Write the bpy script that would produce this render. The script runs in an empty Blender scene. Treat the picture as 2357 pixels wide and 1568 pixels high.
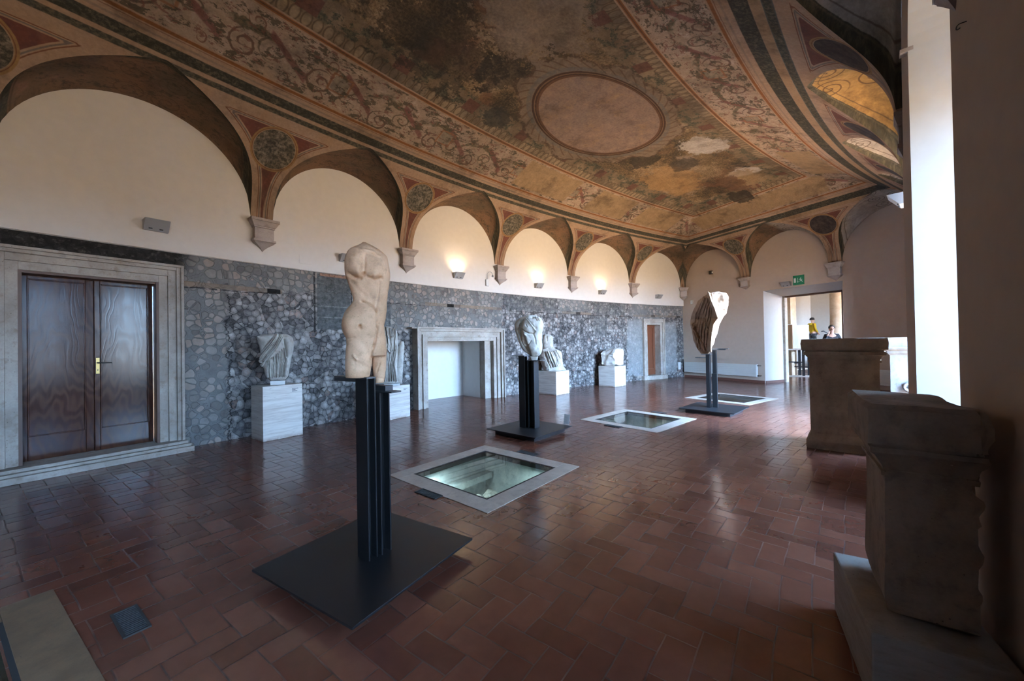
import bpy, bmesh, math, random
import numpy as np
from mathutils import Vector, Matrix, noise as mnoise
from mathutils.geometry import delaunay_2d_cdt
rnd = random.Random(7)
D2R = math.pi/180
scn = bpy.context.scene
COL = scn.collection

# ------------------------------------------------------------------ camera model (metres, camera at 0,0,1.5)
F = 867.67; PIT = 0.00914947; ROL = -0.0170983; H = 1.5
OX, OY = 21.8676775, -14.311645
RL, RR = 33.55, 25.45            # left wall / right (window) wall radius about O
TB = 115.9                      # far end wall angle, degrees
TN = 158.0                      # near end wall angle
ZS, ZT = 3.72, 5.90             # springing, crown

def ray(x, y):
    u = (x-1178.5)/F; w = -(y-784)/F
    c, s = math.cos(ROL), math.sin(ROL)
    u, w = u*c-w*s, u*s+w*c
    cp, sp = math.cos(PIT), math.sin(PIT)
    return Vector((u, cp-w*sp, sp+w*cp))
def on_z(x, y, z=0.0):
    r = ray(x, y); t = (z-H)/r.z
    return Vector((r.x*t, r.y*t, z))
def at_plane(x, y, C):
    """point seen at pixel on the vertical plane through C that is square to the line of sight to C"""
    n = Vector((C[0], C[1], 0)).normalized()
    r = ray(x, y); t = (C[0]*n.x+C[1]*n.y)/(r.x*n.x+r.y*n.y)
    return Vector((0, 0, H))+r*t
def pol(r, t, z=0.0):
    return Vector((OX+r*math.cos(t*D2R), OY+r*math.sin(t*D2R), z))
def er(t): return Vector((math.cos(t*D2R), math.sin(t*D2R), 0))     # outward
def et(t): return Vector((-math.sin(t*D2R), math.cos(t*D2R), 0))    # growing angle

# ------------------------------------------------------------------ object helpers
def tag(o, label=None, cat=None, group=None, kind=None):
    if label: o['label'] = label
    if cat: o['category'] = cat
    if group: o['group'] = group
    if kind: o['kind'] = kind
    return o
def empty(name, loc=(0,0,0), rz=0, label=None, cat=None, group=None, kind=None):
    o = bpy.data.objects.new(name, None); COL.objects.link(o)
    o.location = loc; o.rotation_euler = (0,0,rz); o.empty_display_size = .1
    return tag(o, label, cat, group, kind)
def link(name, me, mat=None, parent=None, smooth=False, auto=None):
    o = bpy.data.objects.new(name, me); COL.objects.link(o)
    if mat is not None and not me.materials: me.materials.append(mat)
    if parent is not None: o.parent = parent
    if smooth:
        me.polygons.foreach_set('use_smooth', [True]*len(me.polygons))
    if auto is not None:
        me.polygons.foreach_set('use_smooth', [True]*len(me.polygons))
        me.set_sharp_from_angle(angle=auto*D2R)
    return o
def bm_obj(name, bm, mat=None, parent=None, smooth=False, auto=None, bevel=0, seg=2):
    bmesh.ops.recalc_face_normals(bm, faces=bm.faces)
    me = bpy.data.meshes.new(name); bm.to_mesh(me); bm.free()
    o = link(name, me, mat, parent, smooth, auto)
    if bevel:
        m = o.modifiers.new('bevel', 'BEVEL'); m.width = bevel; m.segments = seg; m.limit_method = 'ANGLE'; m.angle_limit = 40*D2R
    return o
def world_children(parent):
    """children built in world coordinates: cancel the parent's transform"""
    bpy.context.view_layer.update()
    inv = parent.matrix_world.inverted()
    for c in parent.children:
        c.matrix_parent_inverse = inv
def box(bm, x0, x1, y0, y1, z0, z1, M=None):
    vs = [Vector((x, y, z)) for z in (z0, z1) for x, y in ((x0,y0),(x1,y0),(x1,y1),(x0,y1))]
    if M is not None: vs = [M @ v for v in vs]
    v = [bm.verts.new(p) for p in vs]
    for f in ((0,3,2,1),(4,5,6,7),(0,1,5,4),(1,2,6,5),(2,3,7,6),(3,0,4,7)):
        bm.faces.new([v[i] for i in f])
def cbox(bm, r0, r1, t0, t1, z0, z1, n=None):
    """curved box in the room's polar frame"""
    if n is None: n = max(1, int(abs(t1-t0)/.35))
    rows = []
    for i in range(n+1):
        t = t0+(t1-t0)*i/n
        rows.append([bm.verts.new(pol(r, t, z)) for r, z in ((r0,z0),(r1,z0),(r1,z1),(r0,z1))])
    for i in range(n):
        a, b = rows[i], rows[i+1]
        for k in range(4):
            bm.faces.new((a[k], a[(k+1)%4], b[(k+1)%4], b[k]))
    bm.faces.new(rows[0]); bm.faces.new(rows[-1][::-1])
def rwall_pt(x, y):
    """where a pixel's ray meets the window wall"""
    d = ray(x, y); a = d.x*d.x+d.y*d.y; b = -2*(d.x*OX+d.y*OY); c = OX*OX+OY*OY-(RR+.004)**2
    t = (-b-math.sqrt(b*b-4*a*c))/2/a; return Vector((0,0,H))+d*t
def tube(bm, pts, rad, seg=8, cap=True):
    pts = [Vector(p) for p in pts]; rings = []
    if not hasattr(rad, '__len__'): rad = [rad]*len(pts)
    prev = None
    for i, p in enumerate(pts):
        d = (pts[min(i+1, len(pts)-1)]-pts[max(i-1, 0)]).normalized()
        if prev is None:
            a = d.orthogonal().normalized()
        else:
            a = (prev-d*prev.dot(d)).normalized()
        prev = a; b = d.cross(a)
        rings.append([bm.verts.new(p+(a*math.cos(2*math.pi*k/seg)+b*math.sin(2*math.pi*k/seg))*rad[i]) for k in range(seg)])
    for r0, r1 in zip(rings, rings[1:]):
        for k in range(seg):
            bm.faces.new((r0[k], r0[(k+1)%seg], r1[(k+1)%seg], r1[k]))
    if cap:
        bm.faces.new(rings[0][::-1]); bm.faces.new(rings[-1])
def lathe(bm, prof, seg=24, M=None, cap=True):
    rings = []
    for r, z in prof:
        ring = []
        for k in range(seg):
            p = Vector((r*math.cos(2*math.pi*k/seg), r*math.sin(2*math.pi*k/seg), z))
            ring.append(bm.verts.new(M @ p if M is not None else p))
        rings.append(ring)
    for r0, r1 in zip(rings, rings[1:]):
        for k in range(seg):
            bm.faces.new((r0[k], r0[(k+1)%seg], r1[(k+1)%seg], r1[k]))
    if cap:
        bm.faces.new(rings[0][::-1]); bm.faces.new(rings[-1])
def frame(o, x, y=None, z=Vector((0,0,1))):
    """matrix with origin o and axes x, y, z"""
    x = Vector(x).normalized(); z = Vector(z).normalized()
    y = z.cross(x) if y is None else Vector(y).normalized()
    M = Matrix.Identity(4)
    for i, a in enumerate((x, y, z)):
        for j in range(3): M[j][i] = a[j]
    for j in range(3): M[j][3] = o[j]
    return M

# ------------------------------------------------------------------ shader expressions
class E:
    def __init__(s, nt, sock): s.nt = nt; s.s = sock
    def _n(s, op, *args, clamp=False):
        n = s.nt.nodes.new('ShaderNodeMath'); n.operation = op; n.use_clamp = clamp
        for i, a in enumerate((s,)+args):
            if isinstance(a, E): s.nt.links.new(a.s, n.inputs[i])
            else: n.inputs[i].default_value = a
        return E(s.nt, n.outputs[0])
    def __add__(s, o): return s._n('ADD', o)
    __radd__ = __add__
    def __sub__(s, o): return s._n('SUBTRACT', o)
    def __rsub__(s, o): return (s*-1.0)+o
    def __mul__(s, o): return s._n('MULTIPLY', o)
    __rmul__ = __mul__
    def __truediv__(s, o): return s._n('DIVIDE', o)
    def __neg__(s): return s*-1.0
    def abs(s): return s._n('ABSOLUTE')
    def sin(s): return s._n('SINE')
    def cos(s): return s._n('COSINE')
    def sqrt(s): return s._n('SQRT')
    def floor(s): return s._n('FLOOR')
    def frac(s): return s._n('FRACT')
    def pw(s, e): return s._n('POWER', e)
    def mx(s, o): return s._n('MAXIMUM', o)
    def mn(s, o): return s._n('MINIMUM', o)
    def at2(s, o): return s._n('ARCTAN2', o)
    def gt(s, o): return s._n('GREATER_THAN', o)
    def lt(s, o): return s._n('LESS_THAN', o)
    def mod(s, o): return s._n('FLOORED_MODULO', o)
    def clamp(s): return s._n('ADD', 0.0, clamp=True)
    def sm(s, a, b):
        n = s.nt.nodes.new('ShaderNodeMapRange'); n.interpolation_type = 'SMOOTHSTEP'
        s.nt.links.new(s.s, n.inputs['Value'])
        if a <= b:
            n.inputs['From Min'].default_value = a; n.inputs['From Max'].default_value = b
            n.inputs['To Min'].default_value = 0; n.inputs['To Max'].default_value = 1
        else:
            n.inputs['From Min'].default_value = b; n.inputs['From Max'].default_value = a
            n.inputs['To Min'].default_value = 1; n.inputs['To Max'].default_value = 0
        return E(s.nt, n.outputs['Result'])
    def band(s, a, b, e=.01):
        return s.sm(a-e, a+e)*s.sm(b+e, b-e)

class MB:
    """small material builder"""
    def __init__(s, name, rough=.6, spec=.5, metal=0.0):
        s.m = bpy.data.materials.new(name); s.m.use_nodes = True
        s.nt = s.m.node_tree; s.b = s.nt.nodes['Principled BSDF']
        s.b.inputs['Roughness'].default_value = rough
        s.b.inputs['Specular IOR Level'].default_value = spec
        s.b.inputs['Metallic'].default_value = metal
        s._co = None
    def co(s):
        if s._co is None:
            s._co = s.nt.nodes.new('ShaderNodeTexCoord')
        return s._co.outputs['Object']
    def geo(s):
        return s.nt.nodes.new('ShaderNodeNewGeometry').outputs['Position']
    def attr(s, name, vec=False):
        n = s.nt.nodes.new('ShaderNodeAttribute'); n.attribute_name = name
        return n.outputs['Vector'] if vec else E(s.nt, n.outputs['Fac'])
    def xyz(s, vec):
        n = s.nt.nodes.new('ShaderNodeSeparateXYZ'); s.nt.links.new(vec, n.inputs[0])
        return [E(s.nt, o) for o in n.outputs]
    def vec(s, *c):
        n = s.nt.nodes.new('ShaderNodeCombineXYZ')
        for i, a in enumerate(c):
            if isinstance(a, E): s.nt.links.new(a.s, n.inputs[i])
            else: n.inputs[i].default_value = a
        return n.outputs[0]
    def scale(s, vec, sc):
        n = s.nt.nodes.new('ShaderNodeVectorMath'); n.operation = 'MULTIPLY'
        s.nt.links.new(vec, n.inputs[0]); n.inputs[1].default_value = sc
        return n.outputs[0]
    def vadd(s, v, w):
        n = s.nt.nodes.new('ShaderNodeVectorMath'); n.operation = 'ADD'
        s.nt.links.new(v, n.inputs[0])
        if hasattr(w, 'node'): s.nt.links.new(w, n.inputs[1])
        else: n.inputs[1].default_value = w
        return n.outputs[0]
    def noise(s, vec, scale, detail=4, rough=.55, dist=0, color=False):
        n = s.nt.nodes.new('ShaderNodeTexNoise'); s.nt.links.new(vec, n.inputs['Vector'])
        n.inputs['Scale'].default_value = scale; n.inputs['Detail'].default_value = detail
        n.inputs['Roughness'].default_value = rough; n.inputs['Distortion'].default_value = dist
        return n.outputs['Color'] if color else E(s.nt, n.outputs[0])
    def voro(s, vec, scale, feature='F1', rnd_=1.0):
        n = s.nt.nodes.new('ShaderNodeTexVoronoi'); n.feature = feature
        s.nt.links.new(vec, n.inputs['Vector']); n.inputs['Scale'].default_value = scale
        n.inputs['Randomness'].default_value = rnd_
        return n
    def white(s, vec):
        n = s.nt.nodes.new('ShaderNodeTexWhiteNoise'); n.noise_dimensions = '3D'
        s.nt.links.new(vec, n.inputs['Vector']); return E(s.nt, n.outputs['Value'])
    def mix(s, a, b, f, mode='MIX'):
        n = s.nt.nodes.new('ShaderNodeMix'); n.data_type = 'RGBA'; n.blend_type = mode
        for k, c in ((6, a), (7, b)):
            if isinstance(c, tuple): n.inputs[k].default_value = (*c[:3], 1)
            else: s.nt.links.new(c, n.inputs[k])
        if isinstance(f, E): s.nt.links.new(f.s, n.inputs[0])
        else: n.inputs[0].default_value = f
        return n.outputs[2]
    def ramp(s, f, stops, interp='LINEAR'):
        n = s.nt.nodes.new('ShaderNodeValToRGB'); cr = n.color_ramp; cr.interpolation = interp
        while len(cr.elements) < len(stops): cr.elements.new(.5)
        for e, (p, c) in zip(cr.elements, stops): e.position = p; e.color = (*c, 1)
        s.nt.links.new(f.s, n.inputs[0]); return n.outputs[0]
    def mul(s, col, f):
        """colour times scalar"""
        n = s.nt.nodes.new('ShaderNodeVectorMath'); n.operation = 'SCALE'
        s.nt.links.new(col, n.inputs[0])
        if isinstance(f, E): s.nt.links.new(f.s, n.inputs['Scale'])
        else: n.inputs['Scale'].default_value = f
        return n.outputs[0]
    def color(s, c):
        if isinstance(c, tuple): s.b.inputs['Base Color'].default_value = (*c[:3], 1)
        else: s.nt.links.new(c, s.b.inputs['Base Color'])
        return s
    def rough(s, e):
        s.nt.links.new(e.s, s.b.inputs['Roughness']); return s
    def bump(s, h, strength=.5, dist=.01):
        n = s.nt.nodes.new('ShaderNodeBump'); n.inputs['Strength'].default_value = strength
        n.inputs['Distance'].default_value = dist
        s.nt.links.new(h.s, n.inputs['Height'])
        s.nt.links.new(n.outputs[0], s.b.inputs['Normal']); return s

def m_plaster(name, c, var=.06):
    k = MB(name, .85, .3); v = k.geo()
    n = k.noise(v, .7, 5); n2 = k.noise(v, 9, 4)
    col = k.mul(k.mix(c, tuple(x*.9 for x in c), n), 1.0+(n2-.5)*var*2)
    k.color(col).bump(n2*.6+k.noise(v, 40, 3)*.4, .25, .004); return k.m
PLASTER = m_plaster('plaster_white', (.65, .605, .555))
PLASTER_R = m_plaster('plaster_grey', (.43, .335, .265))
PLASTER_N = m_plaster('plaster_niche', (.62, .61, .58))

def m_stone(name, c1, c2, c3, sc=1.0, bump=.6, rough=.75, pits=True, coord='obj', stretch=(1,1,1), dark=.35):
    """weathered stone: two tones, dark stains, pits"""
    k = MB(name, rough, .3); v = k.co() if coord == 'obj' else k.geo()
    v = k.scale(v, stretch)
    a = k.noise(v, 2.2*sc, 6, .6); b = k.noise(v, 9*sc, 6, .65); d = k.noise(v, 45*sc, 4)
    col = k.mix(c1, c2, a.sm(.35, .65)); col = k.mix(col, c3, b.sm(.5, .75)*dark)
    h = b*.6+d*.3
    if pits:
        vo = k.voro(v, 28*sc); p = E(k.nt, vo.outputs['Distance']).sm(.16, .06)*k.noise(v, 6*sc).sm(.5, .62)
        col = k.mix(col, tuple(x*.35 for x in c3), p*.8); h = h-p*.8
    col = k.mul(col, .85+d*.3)
    k.color(col).bump(h, bump, .012/sc); return k.m
TRAV = m_stone('travertine_surround', (.40,.355,.305), (.30,.255,.215), (.15,.10,.065), 1.2, .5, dark=.6)
CORBEL = m_stone('corbel_stone', (.40,.34,.31), (.31,.26,.235), (.20,.16,.14), 1.6, .5)
MARBLE_W = m_stone('warm_marble', (.72,.46,.285), (.60,.37,.215), (.27,.16,.10), 2.2, .35, .6, dark=.45)
MARBLE_G = m_stone('grey_marble', (.48,.45,.40), (.38,.35,.31), (.20,.16,.12), 2.5, .6, .6, dark=.5)
MARBLE_B = m_stone('white_marble', (.66,.63,.57), (.56,.52,.46), (.33,.26,.19), 2.5, .4, .55, dark=.4)
PEPERINO = m_stone('altar_stone', (.42,.32,.23), (.30,.23,.165), (.13,.10,.08), 1.4, .8, .85, dark=.4)
ROCK = m_stone('pit_rock', (.58,.58,.52), (.36,.38,.35), (.12,.12,.10), 2.5, 1.0, .9)
def m_trav_plinth():
    k = MB('travertine_plinth', .5, .4); v = k.co()
    vv = k.scale(v, (2.0, 2.0, 26)); st = k.noise(vv, 1.0, 5, .6); fine = k.noise(k.scale(v, (6,6,90)), 1, 4)
    p = (fine.sm(.64, .70))*k.noise(v, 3).sm(.42, .55)
    col = k.ramp(st, [(.3, (.42,.36,.31)), (.55, (.60,.55,.49)), (.8, (.68,.64,.58))])
    col = k.mix(col, (.17,.12,.09), p*.75)
    x, y, z = k.xyz(v)
    dirt = z.sm(.06, .0)*k.noise(v, 12).sm(.3, .6)
    col = k.mix(col, (.24,.13,.08), dirt*.7)
    k.color(col).bump(fine*.3-p*.7, .3, .006); return k.m
PLINTH = m_trav_plinth()
def m_floor():
    k = MB('terracotta_tiles', .2, .5); v = k.geo()
    x, y, z = k.xyz(v); dx = x-OX; dy = y-OY
    rad = (dx*dx+dy*dy).sqrt(); th = dy.at2(dx)
    W = .148
    wob = k.noise(v, 1.1, 2)
    a = (th*29.0+(wob-.5)*.06)/W; b = (rad+(k.noise(v, 1.4, 2)-.5)*.05)/W
    i = a.floor(); j = b.floor(); fx = a-i; fy = b-j
    kk = (i-j).mod(4.0)
    k0 = kk.lt(.5); k1 = kk.band(1, 1, .4).gt(.5); k2 = kk.band(2, 2, .4).gt(.5); k3 = kk.gt(2.5)
    k1 = kk.gt(.5)*kk.lt(1.5); k2 = kk.gt(1.5)*kk.lt(2.5)
    left = fx+k1*9; right = (1.0-fx)+k0*9; bot = fy+k2*9; top = (1.0-fy)+k3*9
    edge = left.mn(right).mn(bot).mn(top)
    idx = i-k1; idy = j-k2
    rv = k.white(k.vec(idx, idy, 0.0)); rv2 = k.white(k.vec(idx, idy, 5.0)); 
    n = k.noise(v, 2.3, 5, .6); n2 = k.noise(v, 14, 5, .6); n3 = k.noise(v, .5, 3)
    col = k.ramp(rv*.6+n*.4, [(.2, (.110,.036,.022)), (.45, (.140,.045,.026)), (.65, (.160,.052,.030)), (.85, (.185,.066,.038))])
    col = k.mul(col, .75+n2*.5)
    col = k.mix(col, (.05,.024,.018), n3.sm(.45, .7)*.45)
    g = edge.sm(.035, .012)*(.35+k.noise(v, 5).sm(.35,.6)*.6)
    lightgr = k.noise(v, 1.7, 2).sm(.54, .66)
    col = k.mix(col, (.035,.022,.018), g*(1.0-lightgr)*.8)
    col = k.mix(col, (.20,.13,.10), g*lightgr*.3)
    k.color(col)
    k.rough((.075+n*.09+n2*.08+g*.3+rv2*.05))
    k.b.inputs['Specular IOR Level'].default_value = .62
    tilt = (rv-.5)*(fx-.5)+(rv2-.5)*(fy-.5)
    k.bump(edge.sm(.0, .06)*.5+n2*.06+k.noise(v, 3.5, 2)*.5+tilt*.35, .22, .004); return k.m
FLOOR = m_floor()
def m_rubble():
    k = MB('rubble_masonry', .9, .2); v = k.attr('uw', True); u, z, _ = k.xyz(v)
    P = k.geo(); a_, b_, c_ = k.xyz(P)
    wv = k.vec(u, z, 0.0)
    warp = k.noise(wv, 2.5, 3, color=True)
    wv2 = k.vadd(wv, k.scale(warp, (.10, .10, 0)))
    big = k.noise(wv, .55, 3)
    ve = k.voro(wv2, 8.2, 'DISTANCE_TO_EDGE', .85); vc = k.voro(wv2, 8.2, 'F1', .85)
    de = E(k.nt, ve.outputs['Distance']); cc = k.xyz(vc.outputs['Color'])
    f1 = E(k.nt, vc.outputs['Distance'])
    n = k.noise(wv, 14, 6, .7); nn = k.noise(wv, 55, 4, .7); nb = k.noise(wv, 2.0, 5, .6)
    # neat facing (restored): light oval stones in grey mortar
    st = k.ramp(cc[0]*.7+n*.3, [(.1, (.12,.11,.10)), (.35, (.22,.205,.19)), (.6, (.31,.29,.26)), (.8, (.35,.28,.23)), (.95, (.46,.43,.39))])
    stm = (de+(n-.5)*.06).sm(.035, .075)*(f1+(n-.5)*.14).sm(.66, .56)
    neat = k.mix(k.mul(k.mix((.165,.165,.165),(.20,.195,.185), n), .8+nn*.4), st, stm*.85)
    neat = k.mix(neat, (.045,.045,.045), (de+(n-.5)*.10).band(.045, .06, .012)*k.noise(wv, 3.0, 3).sm(.38,.55)*.8)
    # ancient core: rough, dark pits, pinkish lumps
    ve2 = k.voro(wv2, 9.5, 'DISTANCE_TO_EDGE'); vc2 = k.voro(wv2, 9.5); c2 = k.xyz(vc2.outputs['Color'])
    de2 = E(k.nt, ve2.outputs['Distance']); f2 = E(k.nt, vc2.outputs['Distance'])
    dome = (f2+(n-.5)*.22).sm(.62, .22)
    core = k.ramp(dome*.10+n*.34+nn*.30+c2[1]*.24, [(.30, (.045,.042,.042)), (.42, (.13,.122,.12)), (.54, (.25,.23,.215)), (.68, (.46,.43,.40))])
    core = k.mix(core, (.30,.19,.15), c2[2].sm(.90, .95)*n.sm(.4,.6)*.6)
    core = k.mix(core, (.02,.02,.022), ((de2+(n-.5)*.16+(nb-.5)*.12).sm(.045, .005))*.8)
    core = k.mix(core, (.025,.025,.025), nn.sm(.62,.72)*.6)
    # smooth grey render patches
    rend = k.mix((.36,.36,.35), (.24,.25,.25), n.sm(.3,.7))
    zn = (u*.0+z)+(nb-.5)*.25; un = u+(nb-.5)*.35
    A = 84.63   # u of the door surround edge (radius * angle)
    def rect(u0, u1, z0, z1, e=.04): return un.band(u0, u1, e)*zn.band(z0, z1, e)
    U = lambda t: t*D2R*33.55
    m_neat = ((un.band(U(142.35), U(143.4), .03))+rect(U(139.6), U(143.4), 2.55, 3.1, .03)+rect(U(131.3), U(137.2), 1.85, 3.1, .03)
              +rect(U(137.0), U(139.55), 2.55, 3.1, .03)+rect(U(124.6), U(127.2), 2.55, 3.0)+rect(U(115), U(121.2), 2.5, 3.0)+rect(U(118.0), U(120.6), 0, 2.6)).clamp()
    col = k.mix(core, neat, m_neat)
    m_rend = (rect(U(116.6), U(118.2), .2, 2.3, .08)+rect(U(119.9), U(121.4), .2, 2.35, .08))*.7
    col = k.mix(col, rend, m_rend.clamp())
    # dark tufa block pier
    pier = u.band(U(138.72), U(139.85), .012)*z.band(1.85, 2.95, .02)
    blk = k.mix((.075,.08,.08), (.17,.175,.17), n.sm(.3,.75))
    blk = k.mix(blk, (.02,.02,.02), nn.sm(.55,.68)*.7)
    blk = k.mix(blk, (.26,.26,.25), (z.band(2.30,2.315,.006)+z.band(2.08,2.095,.006)).clamp()*n.sm(.4,.6))
    col = k.mix(col, blk, pier)
    pier2 = u.band(U(137.15), U(137.75), .012)*z.band(1.7, 2.5, .03)
    col = k.mix(col, blk, pier2*.85)
    pier3 = rect(U(123.2), U(124.4), 1.75, 2.45)+rect(U(121.6), U(124.4), 2.5, 2.97)+rect(U(127.4), U(131.2), 2.5, 2.97)
    col = k.mix(col, blk, pier3.clamp()*.6)
    # soot band at the top of the left part
    soot = u.sm(U(142.9), U(143.4))*(z+(nb-.5)*.3).sm(2.62, 2.80)
    col = k.mix(col, k.mix((.02,.018,.017), (.16,.145,.13), n.sm(.5,.8)), soot*.95)
    # brick / tufa string course and joints
    bid = (u/.26).floor(); bf = (u/.26).frac()
    br = k.mix((.21,.175,.14), (.27,.20,.15), k.white(k.vec(bid, 0.0, 0.0)))
    br = k.mul(br, .7+n*.6)
    hole = k.white(k.vec((u/.21).floor(), 3.0, 0.0))
    course = zn*0+z
    cz = course.band(2.475, 2.555, .006)*(u.band(U(140.9), U(143.3), .01)+u.band(U(131.3), U(135.6), .01)+u.band(U(124.6), U(127.0), .01)*.8+u.band(U(115.9), U(120.8),.01)*.7).clamp()
    col = k.mix(col, br, cz*.95)
    col = k.mix(col, (.012,.012,.012), (cz*hole.sm(.86,.88))*(u.sm(U(141.6), U(141.4))))
    gl = (u.band(U(140.85), U(143.4), .01)+u.band(U(135.6), U(138.6), .01)+u.band(U(120.9), U(131.3), .01)).clamp()
    jz = z+(nb-.5)*.10
    col = k.mix(col, (.02,.02,.02), jz.band(2.455, 2.475, .008)*gl*n.sm(.42,.52)*.9)
    # brick strip above pier
    col = k.mix(col, (.36,.20,.135), u.band(U(138.85), U(139.75), .01)*z.band(2.90, 2.955, .006)*n.sm(.3,.5))
    # wandering crack
    ck = (u-U(142.27)+(k.noise(k.vec(0.0, z, 0.0), 3.0, 6, .7)-.5)*.5).abs().sm(.014, .004)*z.lt(2.4)
    col = k.mix(col, (.02,.02,.022), ck*.9)
    vj = ((u-U(138.68)).abs().sm(.02,.006)+(u-U(139.93)).abs().sm(.03,.006)*z.gt(1.8)).clamp()*z.gt(1.4)*n.sm(.35,.5)
    col = k.mix(col, (.015,.015,.016), vj*.9)
    # plaster line: shadow under the overhanging upper wall, painted into the stone
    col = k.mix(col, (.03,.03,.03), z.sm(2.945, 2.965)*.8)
    col = k.mul(col, .88+(k.noise(wv, 4.0, 4)-.5)*.7)
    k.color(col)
    h = m_neat*(stm*.5+f1.sm(.5, .0)*.5)+(1.0-m_neat)*(dome*.7+n*.45)+nn*.2-cz*.2
    k.bump(h, 1.0, .022); return k.m
RUBBLE = m_rubble()
def m_wood():
    k = MB('varnished_wood', .28, .6); v = k.co(); x, y, z = k.xyz(v)
    d = k.noise(k.vec(x*1.2, y*0.0, z*.35), 1.5, 3)
    ringv = (x*x*1.2+(z*.28+.1).pw(1.0)*.35+d*.7)*26.0
    g = (ringv.frac()-.5).abs()*2
    fine = k.noise(k.scale(v, (60, 60, 2.2)), 1.0, 4, .6)
    col = k.mix((.035,.011,.006), (.075,.024,.011), g.sm(.2,.9)*.6+fine*.4)
    k.color(col); k.rough(.11+fine*.10+g*.04)
    k.bump(g.sm(.0,.5)*.5+fine*.5, .08, .003)
    k.b.inputs['Specular IOR Level'].default_value = .42
    return k.m
WOOD = m_wood()
def m_flat(name, c, rough=.5, metal=0, spec=.5, var=.12, sc=8, bump=.1):
    k = MB(name, rough, spec, metal); v = k.co(); n = k.noise(v, sc, 5, .6)
    k.color(k.mul(k.mix(c, tuple(x*.8 for x in c), n), 1.0+(n-.5)*var)); k.bump(k.noise(v, sc*6, 3), bump, .002); return k.m
STEEL = m_flat('blackened_steel', (.05,.05,.052), .42, .8, .5, .5, 3, .08)
STEEL_E = m_flat('worn_steel_edge', (.16,.165,.175), .35, .9)
METAL = m_flat('lamp_grey_metal', (.42,.43,.44), .4, .3)
BRASS = m_flat('aged_brass', (.50,.36,.14), .35, .9)
BLACK = m_flat('black_plastic', (.02,.02,.022), .45)
WHITE = m_flat('white_enamel', (.72,.72,.70), .4)
WHITE2 = m_flat('white_plastic', (.60,.60,.58), .5)
CREAMW = m_flat('cream_enamel', (.50,.49,.45), .4)
IRON = m_flat('cast_iron_grille', (.045,.04,.036), .8, 0, .2)
SIGN_G = m_flat('sign_green', (.005,.20,.09), .4)
SKIN = m_flat('skin', (.52,.30,.22), .6)
HAIR = m_flat('dark_hair', (.018,.014,.012), .7)
YELLOW = m_flat('mustard_cloth', (.55,.36,.01), .85)
NAVY = m_flat('dark_cloth', (.015,.017,.025), .8)
GREYC = m_flat('grey_cloth', (.06,.06,.065), .85)
SKIRT = m_flat('terracotta_skirting', (.13,.052,.036), .4)
BRICKM = m_flat('dark_reveal_wood', (.10,.045,.025), .5)
PRINT = m_flat('grey_print', (.10,.10,.11), .6)
def m_glass(name, tint=(1,1,1), gl=.10, rough=.01):
    m = bpy.data.materials.new(name); m.use_nodes = True; nt = m.node_tree; nt.nodes.clear()
    o = nt.nodes.new('ShaderNodeOutputMaterial'); t = nt.nodes.new('ShaderNodeBsdfTransparent'); g = nt.nodes.new('ShaderNodeBsdfGlossy')
    t.inputs[0].default_value = (*tint, 1); g.inputs['Roughness'].default_value = rough
    fr = nt.nodes.new('ShaderNodeFresnel'); fr.inputs['IOR'].default_value = 1.45
    mx = nt.nodes.new('ShaderNodeMixShader'); nt.links.new(fr.outputs[0], mx.inputs[0])
    nt.links.new(t.outputs[0], mx.inputs[1]); nt.links.new(g.outputs[0], mx.inputs[2]); nt.links.new(mx.outputs[0], o.inputs[0])
    return m
GLASS_F = m_glass('floor_glass', (.64,.78,.80))
GLASS_S = m_glass('jamb_dimming_glass', (.22,.225,.22))  # made-up dark tint, dims the daylight on the near jamb
GLASS_M = m_glass('tinted_window_glass', (.45,.47,.48))  # made-up tint, holds down daylight from the window behind the camera
GLASS_L = m_glass('fill_dimming_glass', (.17,.18,.19))  # made-up dark tint, limits the window that lights the torso
GLASS_W = m_glass('window_glass', (.93,.96,.97))
def m_emit(name, c, s):
    m = bpy.data.materials.new(name); m.use_nodes = True; nt = m.node_tree; b = nt.nodes['Principled BSDF']
    b.inputs['Base Color'].default_value = (*c, 1); b.inputs['Emission Color'].default_value = (*c, 1); b.inputs['Emission Strength'].default_value = s
    return m
LAMP_ON = m_emit('lit_lamp_lens', (1, .78, .5), 5)

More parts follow.
